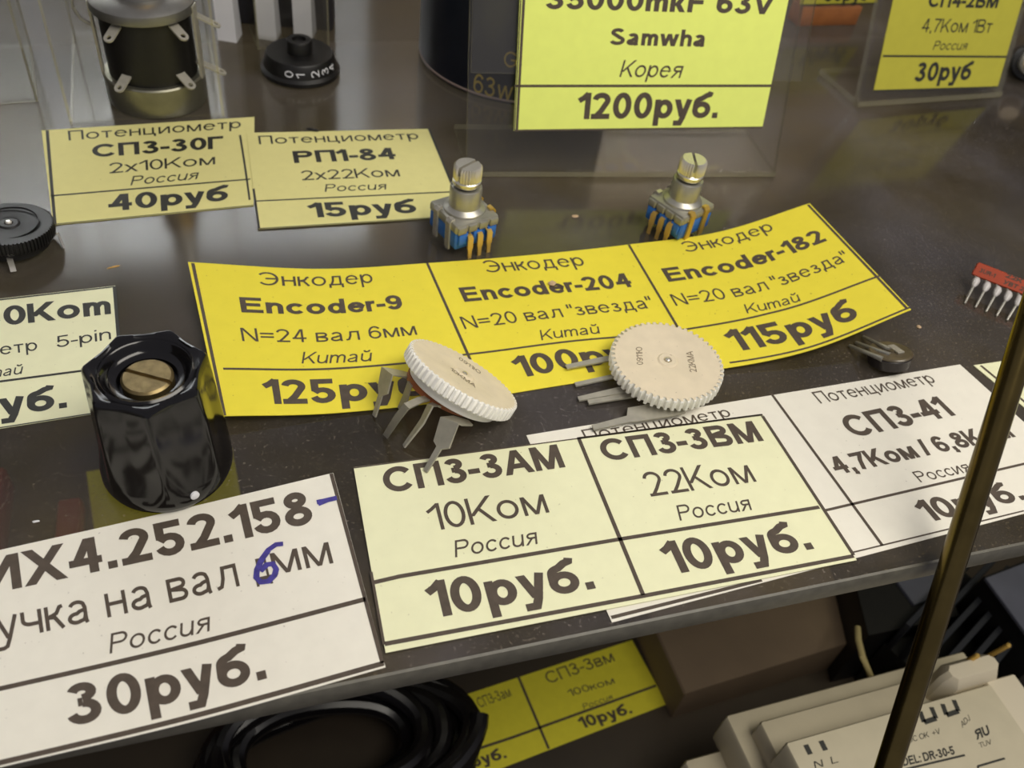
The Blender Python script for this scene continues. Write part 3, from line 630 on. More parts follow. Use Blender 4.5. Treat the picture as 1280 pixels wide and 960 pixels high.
# the tilted one
psi = math.radians(75.6)
n1 = ROT @ np.array([.542 * math.sin(psi), -.84 * math.sin(psi), -math.cos(psi)])
c1 = at(581, 467, 133.5); R1 = 9.45
d1 = thing('dial_potentiometer', 'white toothed dial potentiometer tilted up on five bent legs', 'potentiometer', loc=(c1[0], c1[1], 0), group='white dial potentiometers')
off = -np.array([c1[0], c1[1], 0])
ml = frame(rel(c1), ROT @ np.array([.84, .542, 0]), n1)
mb = MB(); toothed(mb, R1, 2.2, 58, ml, dep=.42)
tmp = MB(); dial_texts(tmp, [('0911Ю', (573, 449), (600, 468), (1.6, -3)), ('10KMA', (562, 462), (594, 485), (1.6, -3))], c1, n1)
mb.add([rel(p) for p in tmp.v], tmp.f, 2)
mesh_obj('toothed_wheel', mb, [NYLON, AGEDN, SOFTINK], d1)
mb = MB(); mb.lathe([(.45, -.2), (.45, .2), (.25, .32)], n=16, M=ml); mesh_obj('rivet', mb, BRIGHT, d1)
mb = MB(); mb.lathe([(7.0, -3.9), (7.4, -3.7), (7.4, -2.1)], n=56, M=ml); mesh_obj('body', mb, NYLON, d1)
mb = MB(); mo = ml.copy(); mo[:3, 3] = ml[:3, 3] - ml[:3, 0] * 1.6; mb.lathe([(5.9, -4.9), (6.0, -3.9)], n=48, M=mo); mesh_obj('brown_disc', mb, PCB, d1)
pb = c1 - n1 * 4.7
for pl, low, wd in [([(530, 474), (500, 467), (484, 464)], [(479, 487, None), (476, 493, None), (468, 520, .4)], (1.6, 1.8, 2.6, 2.6, .9, .8)),
                    ([(535, 484), (512, 480)], [(507, 497, None), (500, 512, .5)], (1.2, 1.2, 1.2, 1.0)),
                    ([(545, 496), (525, 500), (508, 508)], [(497, 522, None), (482, 545, .4)], (1.1, 1.1, 1.1, 1.1, .9)),
                    ([(560, 511), (545, 505), (538, 507)], [(528, 527, None), (505, 558, .4)], (1.1, 1.1, 1.3, 1.4, .8)),
                    ([(588, 529), (572, 526), (562, 526)], [(552, 556, None), (549, 560, None), (532, 589, .6)], (1.2, 2.2, 3.2, 3.2, 1.0, .8))]:
    top = [on_plane(a, b, pb, n1) for a, b in pl]; zb = top[-1][2]; k = len(low); zend = low[-1][2]
    y0_, y1_ = pl[-1][1], low[-1][1]
    bot = [pt(a, b, z if z is not None else zb + (zend - zb) * (b - y0_) / (y1_ - y0_)) for a, b, z in low]
    q = [rel(p) for p in top + bot]; t = unit(q[1] - q[0])
    mb = MB(); mb.strip(q, wd, .3, np.cross(n1, t)); mesh_obj('leg', mb, DULL, d1)

# ================================================================== black fluted knob
kb = pt(212, 583); kb[2] = 0; KZ = 1.07
kc = pt(184, 511, 17.2 * KZ); a0 = math.degrees(math.atan2(kc[1] - kb[1], kc[0] - kb[0]))
kn = thing('control_knob', 'black seven-sided control knob with brass slotted screw, above the 30руб. label', 'knob', rotz(kb, a0))
def lob(R, amp, z, n=168):
    o = []
    for i in range(n):
        a = 2 * math.pi * i / n; q = abs(((a * 7 / (2 * math.pi)) % 1) - .5) * 2      # 1 on a corner, 0 in the middle of a side
        r = R * min(1 - amp * (1 - q ** 1.8), 1 - amp * .07); o.append((r * math.cos(a), r * math.sin(a), z * KZ))
    return o
mb = MB()
mb.rings([lob(7.9, 0, 0.15), lob(8.3, 0, .5), lob(8.55, .0, 1.2), lob(8.6, .01, 2.2), lob(8.6, .05, 3.4), lob(8.55, .105, 4.8), lob(8.4, .125, 7), lob(8.1, .13, 12), lob(7.75, .135, 16.9), lob(7.65, .135, 17.5), lob(7.4, .13, 17.85),
          lob(6.9, .10, 17.9), lob(6.3, .03, 17.7), lob(5.8, 0, 17.55), lob(5.5, 0, 17.75), lob(5.2, 0, 17.6), lob(4.9, 0, 16.8), lob(4.3, 0, 16.3), lob(3.7, 0, 16.2), lob(3.5, 0, 15.2)])
mesh_obj('fluted_body', mb, BAKELITE, kn, smooth=50)
mb = MB(); hw = .30
for sgn in (1, -1):
    out = [(3.15 * math.cos(a), sgn * 3.15 * math.sin(a)) for a in np.linspace(math.asin(hw / 3.25), math.pi - math.asin(hw / 3.25), 26)]
    ins = [(x * .9, sgn * hw + (y - sgn * hw) * .9) for x, y in out]
    mb.rings([[(x, y, 15.3) for x, y in out], [(x, y, 17.6) for x, y in out], [(x, y, 17.9) for x, y in ins]], M=rotz((0, 0, 0), -YAW * 57.3 - 7 - a0))
mb.lathe([(3.0, 15.2), (3.0, 17.35)], n=32)
mesh_obj('slotted_screw', mb, AGED, kn)['label'] = 'tarnished brass slotted screw head'
zd = min(np.linspace(.5, 6, 60), key=lambda z: abs(np.linalg.norm((pt(244, 620, z) - kb)[:2]) - 8.6))
dv = pt(244, 620, zd) - kb; ang = math.atan2(dv[1], dv[0]) - math.radians(a0)
mb = MB(); mb.lathe([(.6, -.3), (.6, .1), (.4, .18)], n=14, M=frame((8.55 * math.cos(ang), 8.55 * math.sin(ang), zd), (0, 0, 1), (math.cos(ang), math.sin(ang), .05)))
mesh_obj('pointer_dot', mb, WHITEP, kn)['label'] = 'white painted dot'

# ================================================================== metal dual potentiometer
pc = pt(199, 121); pc[2] = 0
dp = thing('dual_potentiometer', 'metal cased dual potentiometer with black body and eyelet lugs', 'potentiometer', loc=pc)
mb = MB(); mb.lathe([(9.2, 0), (9.9, .3), (10.1, 1), (10.1, 6.2), (9.8, 6.5), (9.3, 6.5)], n=64)
mesh_obj('metal_can', mb, mat('olive_plated_metal', (142, 140, 124), .38, .85, var=.12, scale=300), dp)
mb = MB(); mb.lathe([(8.8, 6), (8.8, 20.5)], n=64); mesh_obj('black_body', mb, BLACK, dp)
mb = MB(); mb.lathe([(9.9, 19.6), (10.1, 20.0), (9.9, 21.4), (8.6, 22.4), (6.2, 22.9), (6.0, 24.4), (5.2, 24.6)], n=64); mesh_obj('top_cap', mb, mat('grey_plated_cap', (140, 139, 134), .4, .8, var=.1), dp)
mb = MB(); mb.lathe([(4.2, 24.4), (4.2, 33), (3.9, 33.3)], n=40); mesh_obj('threaded_bushing', mb, BRASS, dp)['label'] = 'brass bushing'
mb = MB(); mb.lathe([(2.9, 33), (2.9, 52), (2.6, 52.4)], n=32); mesh_obj('shaft', mb, BRIGHT, dp)
for deg in (180, -15, 100):
    a = math.radians(deg); mb = MB(); u = np.array([math.cos(a), math.sin(a), 0])
    mb.strip([u * 9.95 + np.array([0, 0, z]) for z in (5.8, 20, 21)], (2.4, 2.4, 2.4), .5, (-u[1], u[0], 0)); mesh_obj('side_strap', mb, DULL, dp)
a = math.radians(172); u = np.array([math.cos(a), math.sin(a), 0]); mb = MB()
mb.tube([u * r + np.array([0, 0, z]) for r, z in ((9.6, 21.6), (12, 22.4), (13.2, 21.2), (13.3, 18.5), (12.4, 16.4), (10.2, 15))], .35); mesh_obj('bracket_ear', mb, STEEL, dp)
def lug(deg, z, drop, L=3.9):
    a = math.radians(deg); u = np.array([math.cos(a), math.sin(a), -drop]); s = np.array([-math.sin(a), math.cos(a), 0]); u = unit(u)
    b = np.array([math.cos(a) * 8.0, math.sin(a) * 8.0, z]); nn = unit(np.cross(u, s)); wd = 1.05
    arc = [(L + wd * math.cos(t), wd * math.sin(t)) for t in np.linspace(math.pi / 2, -math.pi / 2, 11)]
    out = [(0, wd)] + arc + [(0, -wd)]
    hole = [(L + .5 * math.cos(t), .5 * math.sin(t)) for t in np.linspace(math.pi, -math.pi, 13)[:-1]]
    hm = {0: 0}; mb = MB()
    P = lambda q, h: b + u * q[0] + s * q[1] + nn * h
    hol = [hole[int(round(i / (len(out) - 1) * 12)) % 12] for i in range(len(out))]
    vs = [P(q, .18) for q in out] + [P(q, .18) for q in hol] + [P(q, -.18) for q in out] + [P(q, -.18) for q in hol]; n = len(out); fs = []
    for i in range(n - 1):
        fs += [(i, i + 1, n + i + 1, n + i), (2 * n + i + 1, 2 * n + i, 3 * n + i, 3 * n + i + 1), (i + 1, i, 2 * n + i, 2 * n + i + 1), (n + i, n + i + 1, 3 * n + i + 1, 3 * n + i)]
    fs += [(n - 1, 0, n), (2 * n, 3 * n - 1, 3 * n), (0, n - 1, 3 * n - 1, 2 * n)]
    mb.add(vs, fs); mesh_obj('eyelet_lug', mb, DULL, dp)
for z in (19.2, 8.9):
    for deg, L in ((236, 3.9), (-52, 3.9), (-6, 6.2)): lug(deg, z, .5, L)

# ================================================================== black numbered thumbwheel
tc_ = pt(376, 90); tc_[2] = 0
tw = thing('numbered_thumbwheel', 'black thumbwheel dial with white digits 0 1 2 3 above the 15руб label', 'dial', loc=tc_)
mb = MB(); mb.lathe([(8.3, .2), (8.9, .5), (9.0, 1.4), (8.3, 2.0), (7.7, 4.6), (7.4, 5.0)], n=72); mb.lathe([(2.9, 4.9), (2.9, 7.6), (2.7, 7.9), (1.6, 7.9), (1.5, 7.2)], n=32)
a_cam = math.atan2(-tc_[1], -tc_[0])
for k, ch in enumerate('01234'):
    am = a_cam + math.radians((-19, -1, 23, 42, 60)[k])
    def onc(p):                                # p: (around, up) on the sloping side
        q = p[1] / 2.6; r = 8.3 - .6 * q + .05; z = 2.05 + 2.6 * q; a = am + p[0] / 8; return np.array([r * math.cos(a), r * math.sin(a), z])
    v, f, asp = glyphs(ch, False); h = 1.9; wd = h * asp
    mb.add([onc((-(y - .5) * h, .5 + x * wd * 1.1)) for x, y, l in v], f, 1)
mesh_obj('digit_wheel', mb, [BLACK, WHITEP], tw)

# thumbwheel potentiometer at the left border
qc = pt(11, 279, 4.6)
tp = thing('thumbwheel_potentiometer', 'black thumbwheel potentiometer on wire pins, cut by the left border', 'potentiometer', loc=(qc[0], qc[1], 0))
mb = MB(); toothed(mb, 6.8, 2.2, 70, frame((0, 0, 4.6), (1, 0, 0), (0.05, .06, 1)), dep=.25)
mb.lathe([(4.6, 4.55), (4.7, 4.85), (4.45, 4.85), (4.35, 4.55)], n=48, cap0=False, cap1=False)
mesh_obj('knurled_wheel', mb, BLACK, tp)
mb = MB(); mb.lathe([(.55, 4.3), (.55, 4.9), (.3, 5.1)], n=18); mesh_obj('rivet', mb, BRIGHT, tp)
mb = MB(); mb.lathe([(5.8, 1.0), (5.8, 2.4)], n=40); mesh_obj('body', mb, BLACK, tp)
off = -np.array([qc[0], qc[1], 0])
for path in ([(40, 303, 1.8), (62, 297, 1.8), (73, 291, 1.8), (80, 312, .3)], [(8, 312, 1.8), (11, 320, 1.8), (17, 340, .4)], [(-20, 315, 1.8), (-30, 326, 1.8), (-34, 345, .3)]):
    mb = MB(); q = [rel(pt(*p)) for p in path]; mb.strip(q, [.9] * len(q), .3, np.cross((0.1, .2, 1), q[1] - q[0])); mesh_obj('pin', mb, BRIGHT, tp)

# ================================================================== small trimmer potentiometer at right
o1 = pt(1108, 456); o1[2] = 0
sp = thing('trimmer_potentiometer', 'tiny round trimmer potentiometer with three thin leads, above the СП3-41 label', 'potentiometer', loc=o1)
off = -o1
MT = frame((0, 0, .9), (1, 0, 0), (-.06, .30, 1)); tz = lambda z: z - .9
mb = MB(); mb.lathe([(3.0, -.6), (3.5, -.3), (3.7, 1.5), (3.5, 1.8)], n=40, M=MT); mesh_obj('dark_cup', mb, mat('dark_brown_plastic', (38, 32, 30), .35), sp)
mb = MB(); mb.lathe([(3.6, 1.7), (3.75, 1.9), (3.5, 2.1), (.8, 2.15), (.7, 2.4)], n=40, M=MT); mesh_obj('cover_disc', mb, mat('amber_board', (88, 78, 58), .3, var=.35, scale=500), sp)
mb = MB(); mb.box((.2, -1.6, 2.1), (1.6, 1.4, 2.45), ch=.1, M=MT); mesh_obj('wiper_clip', mb, DULL, sp)
for a, b in (((1112, 437), (1079, 421)), ((1112, 444), (1070, 428)), ((1103, 449), (1062, 432))):
    mb = MB(); mb.tube([rel(pt(*a, 3.1)), rel(pt((a[0] * 2 + b[0]) / 3, (a[1] * 2 + b[1]) / 3, 2.6)), rel(pt(*b, .4))], [.5, .38, .3]); mesh_obj('lead', mb, STEEL, sp)

# ================================================================== red resistor network
ra = pt(1214, 343, 3.0); rb = pt(1280, 369, 3.2); XR = unit(rb - ra); rt = pt(1217, 325, 5.2) - ra; ZR = unit(np.cross(XR, rt)); YR = np.cross(ZR, XR); HR = np.dot(rt, YR)
MR = np.eye(4); MR[:3, 0], MR[:3, 1], MR[:3, 2], MR[:3, 3] = XR, YR, ZR, 0
rn = thing('resistor_network', 'red resistor network with white beaded pins at the right border', 'resistor network', loc=(ra[0], ra[1], 0))
off = -np.array([ra[0], ra[1], 0]); MR[:3, 3] = rel(ra)
RED = mat('red_lacquer', (172, 66, 34), .4, var=.06, scale=400)
mb = MB(); mb.box((0, 0, -1.2), (20, HR, 0), 0, MR, ch=.3)
for s, x, y, l in (('3UR-1', 1, 1.0, 3.0), ('22K', 5.6, 1.9, 3.2), ('УВТ 2', 5.8, .6, 3.8)):
    A = MR[:3, :3] @ np.array([x, y, 0]) + MR[:3, 3]; text3d(mb, s, A, A + XR * l, A + YR * .8, 1, bold=True, lift=.03)
mesh_obj('red_body', mb, [RED, INK], rn)
BEAD = mat('white_solder_bead', (196, 192, 190), .35, var=.05)
for i in range(8):
    x = .8 + i * 2.05; A = MR[:3, :3] @ np.array([x, .2, -.5]) + MR[:3, 3]
    p0 = np.array(pt(1221 + 13.4 * i, 350 + 6.1 * i, 2.4)); p1 = np.array(pt(1206 + 13.2 * i, 379 + 5.3 * i, .25)); p0, p1 = rel(p0), rel(p1); md = p0 * .55 + p1 * .45
    mb = MB(); mb.tube([A, p0 * .85 + md * .15, md, p1], [.26, .26, .22, .19], 0, n=8)
    bd = [A * .5 + p0 * .5, A * .2 + p0 * .8, p0 * .9 + md * .1, p0 * .6 + md * .4, p0 * .35 + md * .65]; mb.tube(bd, [.35, .62, .72, .6, .27], 1, n=12)
    mesh_obj('beaded_pin', mb, [STEEL, BEAD], rn)

# ================================================================== big capacitor behind the holder
rc = 25.0; fp = pt(640, 133); cdir = unit([fp[0], fp[1], 0]); cc_ = np.array([fp[0], fp[1], 0]) + cdir * rc
cp = thing('can_capacitor', 'large dark blue can capacitor with gold lettering behind the clear holder', 'capacitor', loc=cc_)
NAVY = mat('dark_blue_sleeve', (24, 30, 42), .28, var=.1); GOLDT = mat('gold_printing', (190, 165, 60), .5)
mb = MB(); mb.lathe([(rc - 1.2, .1), (rc - .2, .4), (rc, 1.2), (rc, 70)], n=120)
def on_cyl(px, py):
    d = ray(px, py); ox, oy = CAM[0] - cc_[0], CAM[1] - cc_[1]; A = d[0]**2 + d[1]**2; B = 2 * (ox * d[0] + oy * d[1]); C = ox**2 + oy**2 - rc**2
    t = (-B - math.sqrt(max(0, B * B - 4 * A * C))) / 2 / A; return CAM + d * t - cc_
for s, A, B, T in (('63w', (591, 117), (640, 123), (1, -24)), ('G', (629, 83), (645, 85), (1, -20))):
    v, f, asp = glyphs(s, False)
    pa, pb_, ptt = on_cyl(*A), on_cyl(*B), on_cyl(A[0] + T[0], A[1] + T[1]); aa, ab = math.atan2(pa[1], pa[0]), math.atan2(pb_[1], pb_[0]); hz = ptt[2] - pa[2]; z0 = (pa[2] + pb_[2]) / 2
    mb.add([((rc + .05) * math.cos(aa + (ab - aa) * x), (rc + .05) * math.sin(aa + (ab - aa) * x), z0 + hz * y) for x, y, l in v], f, 1)
mesh_obj('sleeved_can', mb, [NAVY, GOLDT], cp)
mb = MB(); mb.lathe([(rc + .02, .9), (rc + .12, 1.2), (rc + .02, 1.5)], n=120, cap0=False, cap1=False); mesh_obj('sleeve_rim', mb, mat('pale_sleeve_rim', (170, 150, 140), .4), cp)

# ================================================================== clear boxes and pale strips in the far left corner
def clear_box(label, P, deg, wd, dp_, ht, front=True):
    r = thing('clear_plastic_box', label, 'plastic box', rotz(P, deg), group='clear plastic boxes')
    t = .5; X, Y, Z = np.eye(3)
    if front:
        mb = MB(); plate(mb, (0, 0, .1), X, Z, wd, ht, t); mesh_obj('front_wall', mb, [ACRYL, ACRYL_EDGE], r, smooth=0)
    mb = MB(); plate(mb, (0, 0, .1), Y, Z, dp_, ht, -t); mesh_obj('side_wall', mb, [ACRYL, ACRYL_EDGE], r, smooth=0)
    mb = MB(); plate(mb, (wd - t, 0, .1), Y, Z, dp_, ht, -t); mesh_obj('side_wall', mb, [ACRYL, ACRYL_EDGE], r, smooth=0)
    mb = MB(); plate(mb, (0, dp_ - t, .1), X, Z, wd, ht, -t); mesh_obj('back_wall', mb, [ACRYL, ACRYL], r, smooth=0)
    mb = MB(); plate(mb, (0, 0, 1.0), X, Y, wd, dp_, t); mesh_obj('base', mb, [ACRYL, ACRYL], r, smooth=0)
    return r
def box_between(label, a, b, depth, ht, front=True, ext=0):
    A, B = pt(*a), pt(*b); X = unit(B - A); A = A - X * ext
    return clear_box(label, A, math.degrees(math.atan2(X[1], X[0])), np.linalg.norm(B - A), depth, ht, front)
box_between('clear plastic box cut off at the upper left corner', (0, 131), (48, 127), 26, 42, True, 30)
box_between('open-fronted clear plastic box around the metal dual potentiometer', (88, 157), (281, 147), 42, 48, False)
box_between('clear plastic box standing behind the black numbered thumbwheel', (322, 62), (412, 57), 20, 45, True)
STRIP = mat('pale_glossy_plastic', (244, 244, 252), .25, var=.1, scale=60); 
for (px, py, lab) in ((284, 52, 'pale upright plastic strip right beside the dual potentiometer lugs'), (334, 50, 'pale upright plastic strip directly behind the thumbwheel, left one of two'), (379, 48, 'pale upright plastic strip directly behind the thumbwheel, right one of two')):
    P = pt(px, py); P[2] = 0; M = rotz(P, -22); mb = MB()
    mb.rings([[(-2.3, 0, 0), (2.3, 0, 0), (2.0, 5, 0), (-2.0, 5, 0)], [(-2.3, 0, 26), (2.3, 0, 26), (1.2, 5, 26), (-1.2, 5, 26)], [(-2.2, .5, 40), (2.2, .5, 40), (1.0, 5, 40), (-1.0, 5, 40)]], 0, M)
    finish(mesh_obj('plastic_strip', mb, STRIP, origin=P), lab, 'plastic strip', 'pale upright strips')

mb = MB(); Pd = pt(350, 34); mb.box((-13, 0, 0), (13, 8, 44), ch=.6, M=rotz(Pd, -12)); finish(mesh_obj('gap_backing', mb, mat('gap_backing_grey', (52, 50, 54), .6), origin=Pd), 'dark grey backing added to darken the gaps behind the pale plastic strips', 'box')  # added dark backing so the gaps between the strips read dark
# beige shafted part at the upper right border
sp0 = pt(1277, 102); sp0[2] = 0
bs = thing('shaft_potentiometer', 'dark potentiometer with beige shaft end at the upper right border', 'potentiometer', loc=sp0)
MS = frame((0, 0, 5.6), (0, 0, 1), (-.55, -.75, .35))
mb = MB(); mb.lathe([(4.6, -9), (5, -8.5), (5, -2), (4.6, -1.5), (3.6, -1.4)], n=40, M=MS); mesh_obj('body', mb, BLACK, bs)
mb = MB(); mb.lathe([(3.4, -1.5), (3.4, 1.4), (3.1, 1.6)], n=32, M=MS); mesh_obj('bushing', mb, STEEL, bs)
mb = MB(); mb.lathe([(2.7, 1.5), (2.7, 5.2), (2.4, 5.5)], n=32, M=MS); mesh_obj('shaft', mb, mat('beige_plastic', (220, 196, 160), .5), bs)

# crumbs and slivers on the glass
def crumb(label, px, py, L, W, m, deg, z=0.0, cat='crumb'):
    P = pt(px, py, z); mb = MB(); rnd = random.Random(px)
    k = 9; prof = [(L * (.8 + .4 * rnd.random()) * math.cos(2 * math.pi * i / k), W * (.7 + .6 * rnd.random()) * math.sin(2 * math.pi * i / k)) for i in range(k)]
    mb.rings([[(x * .8, y * .8, 0.02) for x, y in prof], [(x, y, W * .35) for x, y in prof], [(x * .55, y * .55, W * .75) for x, y in prof]], 0, rotz(P, deg))
    finish(mesh_obj('crumb', mb, m, origin=P), label, cat, 'crumbs on the shelf')
TAN = mat('tan_crumb', (196, 168, 134), .8, var=.2, scale=900); STRAW = mat('straw', (186, 142, 62), .7); WHT = mat('white_flake', (220, 220, 220), .6)
crumb('tan crumb on the bare glass between the two blue encoders', 719, 271, .8, .45, TAN, 0)
crumb('tan smear of glue on the Encoder-204 lettering', 690, 355, .75, .7, TAN, 40, .4)
crumb('straw coloured sliver on bare glass left of the long yellow strip', 142, 334, 1.1, .22, STRAW, 15)
crumb('tan crumb on dark glass right of the long yellow strip', 1148, 409, .5, .45, TAN, 0)
crumb('white flake on dark glass above the large white label', 45, 652, .5, .22, WHT, 0)
crumb('black scrap at the top edge of the 15руб label', 391, 163, 1.5, .5, BLACK, -25, .35)

# ================================================================== below the shelf
LZ = -120.0
make_sheet('price_label', 'dim yellow label strip on the lower board, beside the cable coil',
    fl(LZ + .3, ((522, 888), (566, 984)), ((790, 800), (834, 880))), P_DIM,
    [('СП3-3вм', (686, 855), (769, 826), (-3, -15)), ('100ком', (712, 871), (769, 854), (-2, -9)), ('Россия', (730, 887), (766, 874), (-2, -7), 'i'), ('10руб.', (727, 911.5), (791, 891), (-3, -15), 'b'),
     ('10руб.', (568, 967), (634, 947), (-3, -15), 'b'), ('СП3-3ам', (600, 885), (640, 870), (-3, -13))],
    [((648, 846), (686, 936), .7), ((500, 968), (640, 922), .7), ((640, 922), (820, 857), .7)], 'price labels on the lower board')
make_sheet('price_label', 'dim yellow label on the lower board, seen through the glass under the knob',
    fl(LZ + .3, ((105, 590), (120, 700)), ((290, 560), (310, 670))), P_DIM, [], [((106, 590), (121, 700), .8)], 'price labels on the lower board')
REDP = mat('dull_red_plastic', (150, 44, 40), .5)
for (a, b, hgt, lab) in (((78, 640), (104, 700), 6, 'dark red block on the lower board, next to the label under the knob'), ((-60, 620), (8, 700), 10, 'dark red block on the lower board at the left border')):
    A, B = pt(*a, LZ), pt(*b, LZ); mb = MB(); mb.box((min(A[0], B[0]), min(A[1], B[1]) , LZ), (max(A[0], B[0]), max(A[1], B[1]), LZ + hgt), ch=.8)
    finish(mesh_obj('red_block', mb, REDP, origin=(A + B) / 2), lab, 'block', 'red blocks on the lower board')
# coil of black cable
ce = pt(603, 888, LZ + 9); CRX, CRY = 33.0, 17.5
cc0 = np.array([ce[0] - CRX * 1.02 - 2.3, ce[1] - 3.0, LZ])
cable = mat('black_cable', (22, 20, 21), .28, var=.15)
mb = MB(); path = []; turns = 11; ca, sa = math.cos(-.06), math.sin(-.06)
for i in range(turns * 44 + 1):
    a = 2 * math.pi * i / 44; k = i / 44; q = (1.0, .92, .80, .97, .66, .86, .5, .99, .74, .94, .6)[int(k) % 11]; q2 = (1.0, .92, .80, .97, .66, .86, .5, .99, .74, .94, .6)[(int(k) + 1) % 11]
    q = q + (q2 - q) * (k % 1); X_, Y_ = CRX * q * math.cos(a), CRY * q * math.sin(a) * (1 + .06 * math.sin(3 * a + k))
    path.append(cc0 + np.array([X_ * ca - Y_ * sa, X_ * sa + Y_ * ca, 3.0 + k * 1.5 + 1.5 * math.sin(2 * a + k * 1.7)]))
mb.tube(path, 2.3, n=10)
finish(mesh_obj('cable_coil', mb, cable, origin=cc0), 'coil of glossy black cable on the lower board under the shelf edge', 'cable coil')
# boards and boxes lower right
def block(name, label, cat, corners, z0, z1, m, ch=.5, group=None):
    q = [pt(x, y, z1) for x, y in corners]; mb = MB(); P = np.mean(q, axis=0)
    mb.rings([[(p[0], p[1], z0) for p in q], [(p[0], p[1], z1 - ch) for p in q], [(p[0] * .985 + P[0] * .015, p[1] * .985 + P[1] * .015, z1) for p in q]])
    return finish(mesh_obj(name, mb, m, origin=(P[0], P[1], z0)), label, cat, group)
block('card_box', 'flat grey brown box beyond the yellow label on the lower board', 'box', [(856, 868), (1075, 800), (1030, 690), (800, 745)], LZ, LZ + 14, mat('grey_brown_card', (120, 102, 82), .7, var=.1, scale=60))
block('black_module', 'black module behind the beige power supply, at the rod', 'module', [(1085, 795), (1200, 770), (1170, 690), (1065, 715)], LZ, LZ + 26, BLACK)
SLATE = mat('slate_blue_card', (88, 90, 104), .6, var=.15, scale=80)
block('slate_card', 'slate grey card on the black module beside the rod', 'card', [(1143, 756), (1192, 738), (1178, 705), (1120, 725)], LZ + 26, LZ + 27, SLATE, .2)
block('black_box', 'black box under the slate blue printed card at the lower right border', 'box', [(1304, 822), (1384, 792), (1312, 688), (1230, 720)], LZ, LZ + 38, BLACK)
block('slate_card', 'slate blue card on the black box at the lower right border', 'card', [(1298, 812), (1376, 786), (1310, 692), (1232, 722)], LZ + 38, LZ + 39, SLATE, .2)
# ribbed dark heat sink
H0 = pt(1176, 816, LZ + 32); H1 = pt(1236, 750, LZ + 32); hs = thing('heat_sink', 'dark ribbed heat sink between the rod and the slate blue card', 'heat sink', rotz((H0[0], H0[1], LZ), math.degrees(math.atan2(H1[1] - H0[1], H1[0] - H0[0]))))
mb = MB(); mb.box((0, -11, 0), (40, 11, 20), ch=.3); mesh_obj('base', mb, BLACK, hs)
FIN = mat('dark_anodised', (58, 60, 66), .4, .5)
for i in range(6):
    mb = MB(); mb.box((0, i * 3.9 - 10.8, 20), (40, i * 3.9 - 9.3, 32), ch=.2); mesh_obj('fin', mb, FIN, hs)
# pale curved wire and a gold contact
wp = [pt(1072, 785, LZ + 27), pt(1073, 800, LZ + 29), pt(1078, 820, LZ + 30), pt(1088, 845, LZ + 26), pt(1100, 862, LZ + 16)]
mb = MB(); mb.tube(wp, .8); finish(mesh_obj('pale_wire', mb, mat('cream_wire', (200, 184, 130), .4), origin=wp[2]), 'cream curved wire behind the beige power supply', 'wire')

# beige rail power supply
BEIGE = mat('beige_plastic_case', (190, 180, 154), .55, var=.04, scale=150); BEIGE2 = mat('beige_plastic_light', (212, 202, 178), .5)
zt1, zt2, zp = LZ + 40, LZ + 46, LZ + 54
A1, B1 = pt(906, 894, zt1), pt(1250, 800, zt1); A2 = pt(949, 902, zt2); A3 = pt(981, 928, zp); B3 = pt(1247, 851, zp); XP = unit(pt(1139, 831, zt1) - A1); YP = np.array([-XP[1], XP[0], 0])
ps = thing('power_supply', 'beige stepped rail power supply at the lower right, printed DR-30-5', 'power supply', frame((A1[0], A1[1], LZ), XP, (0, 0, 1)))
MPi = np.linalg.inv(frame((A1[0], A1[1], LZ), XP, (0, 0, 1)))
lp = lambda p: MPi[:3, :3] @ np.asarray(p) + MPi[:3, 3]
a2, a3, b3 = lp(A2), lp(A3), lp(B3); wr = b3[0] + 4
mb = MB(); mb.box((-9, -70, .2), (wr + 5, a2[1] + 1.5, 30), ch=.8); mb.box((0, -70, 29), (wr + 5, 0, zt1 - LZ), ch=.6); mb.box((a2[0], -70, zt1 - LZ - 2), (wr + 3, a2[1], zt2 - LZ), ch=.5)
mesh_obj('case', mb, BEIGE, ps)
mb = MB(); mb.box((a3[0], -70, zt2 - LZ - 2), (b3[0] - 2, a3[1], zp - LZ), 0, ch=.5)
fpn = lambda x, y: lp(pt(x, y, zp))
def ptext(s, A, B, T, bold=False): text3d(mb, s, fpn(*A), fpn(*B), fpn(A[0] + T[0], A[1] + T[1]), 1, bold, lift=.06)
def pbar(a, b, wd):
    p, q = fpn(*a), fpn(*b); t = unit(q - p); s = np.array([-t[1], t[0], 0]) * wd / 2; z = np.array([0, 0, .06]); mb.add([p + s + z, p - s + z, q - s + z, q + s + z], [(0, 1, 2, 3)], 1)
for x, y in ((1150, 889), (1178, 880)):
    pbar((x, y), (x + 5, y + 14), 1.0); pbar((x + 5, y + 14), (x + 20, y + 9), 1.0); pbar((x + 20, y + 9), (x + 14, y - 5), 1.0)
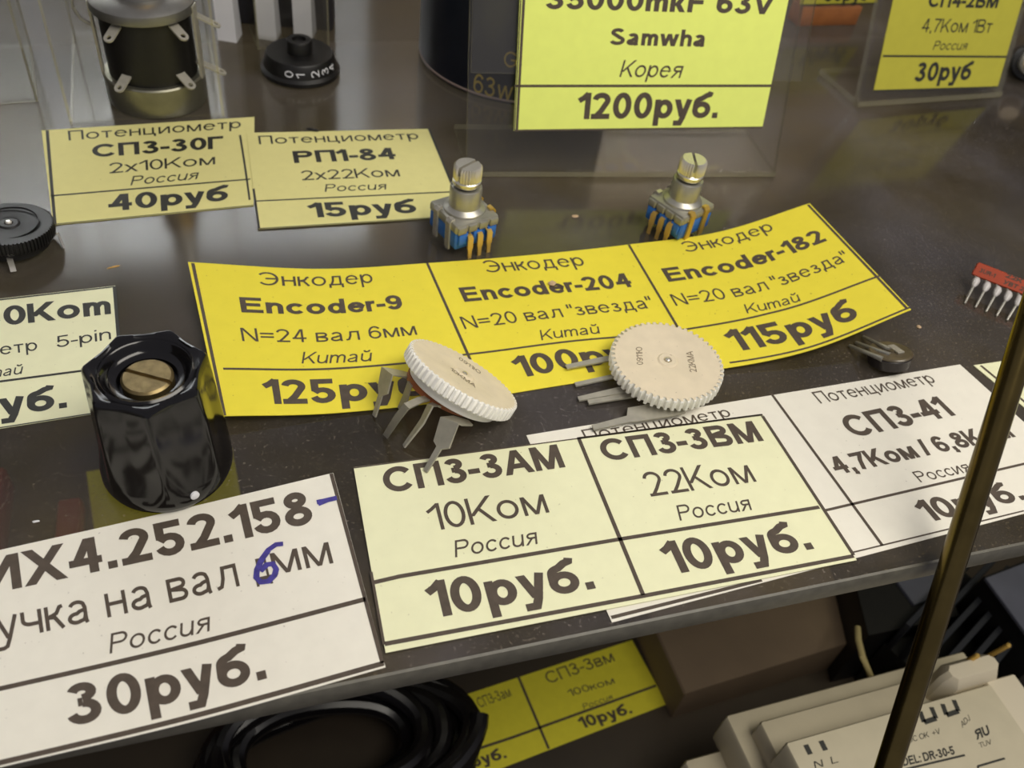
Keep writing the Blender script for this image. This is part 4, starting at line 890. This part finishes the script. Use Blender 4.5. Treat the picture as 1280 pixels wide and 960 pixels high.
pbar((1007, 931), (1013, 943), 1.1); pbar((1026, 926), (1032, 938), 1.1)
ptext('N  L', (1019, 961), (1048, 953), (-2, -9)); ptext('DC OK  +V', (1136, 929), (1176, 917), (-2, -7)); ptext('ADJ', (1203, 910), (1213, 900), (-3, -7))
ptext('MODEL: DR-30-5', (1112, 962), (1194, 943), (-3, -11), True); pbar((1130, 962), (1206, 944), .4); ptext('ЯU', (1221, 925), (1238, 918), (-4, -12), True)
ptext('TUV', (1225, 935), (1240, 930), (-2, -6)); pbar((1222, 958), (1256, 948), .4); pbar((1222, 958), (1226, 972), .4)
mesh_obj('label_panel', mb, [mat('beige_label_panel', (196, 187, 160), .5, var=.03), INKB], ps)
mb = MB(); mb.box((b3[0] - 2, -70, zt2 - LZ - 2), (wr + 2, a3[1] + 1, zp - LZ - 1), ch=.5); mesh_obj('side_rail', mb, BEIGE2, ps)
q = [lp(pt(x, y, zp + 1)) for x, y in ((1190, 862), (1246, 846), (1238, 812), (1175, 830))]
mb = MB(); xs = [p[0] for p in q]; ys = [p[1] for p in q]; mb.box((min(xs), min(ys), zt2 - LZ - 3), (max(xs), max(ys), zp - LZ + 2), ch=2.2)
mesh_obj('terminal_block', mb, BEIGE2, ps)
for (x, y) in ((1219, 821), (1258, 808)):
    p = lp(pt(x, y, zp + 3)); mb = MB(); mb.lathe([(.55, -6), (.55, .8), (.3, 1.1)], n=16, M=frame(p, (1, 0, 0), (.1, -.15, 1))); mesh_obj('gold_contact', mb, GOLD, ps)

# ================================================================== brass rod of the sloping front glass, and the pane it borders
r0, r1 = at(1265, 470, 119.5), at(1110, 960, 126); rd = unit(r1 - r0)
ra_, rb_ = r0 - rd * 90, r1 + rd * 70
mb = MB(); mb.tube([ra_ + (rb_ - ra_) * t for t in np.linspace(0, 1, 8)], 1.75, n=28)
finish(mesh_obj('brass_rod', mb, mat('old_brass_rod', (104, 90, 52), .22, .95, var=.15, scale=200), origin=r0), 'slanting old brass rod in front of the shelf and power supply', 'rod')
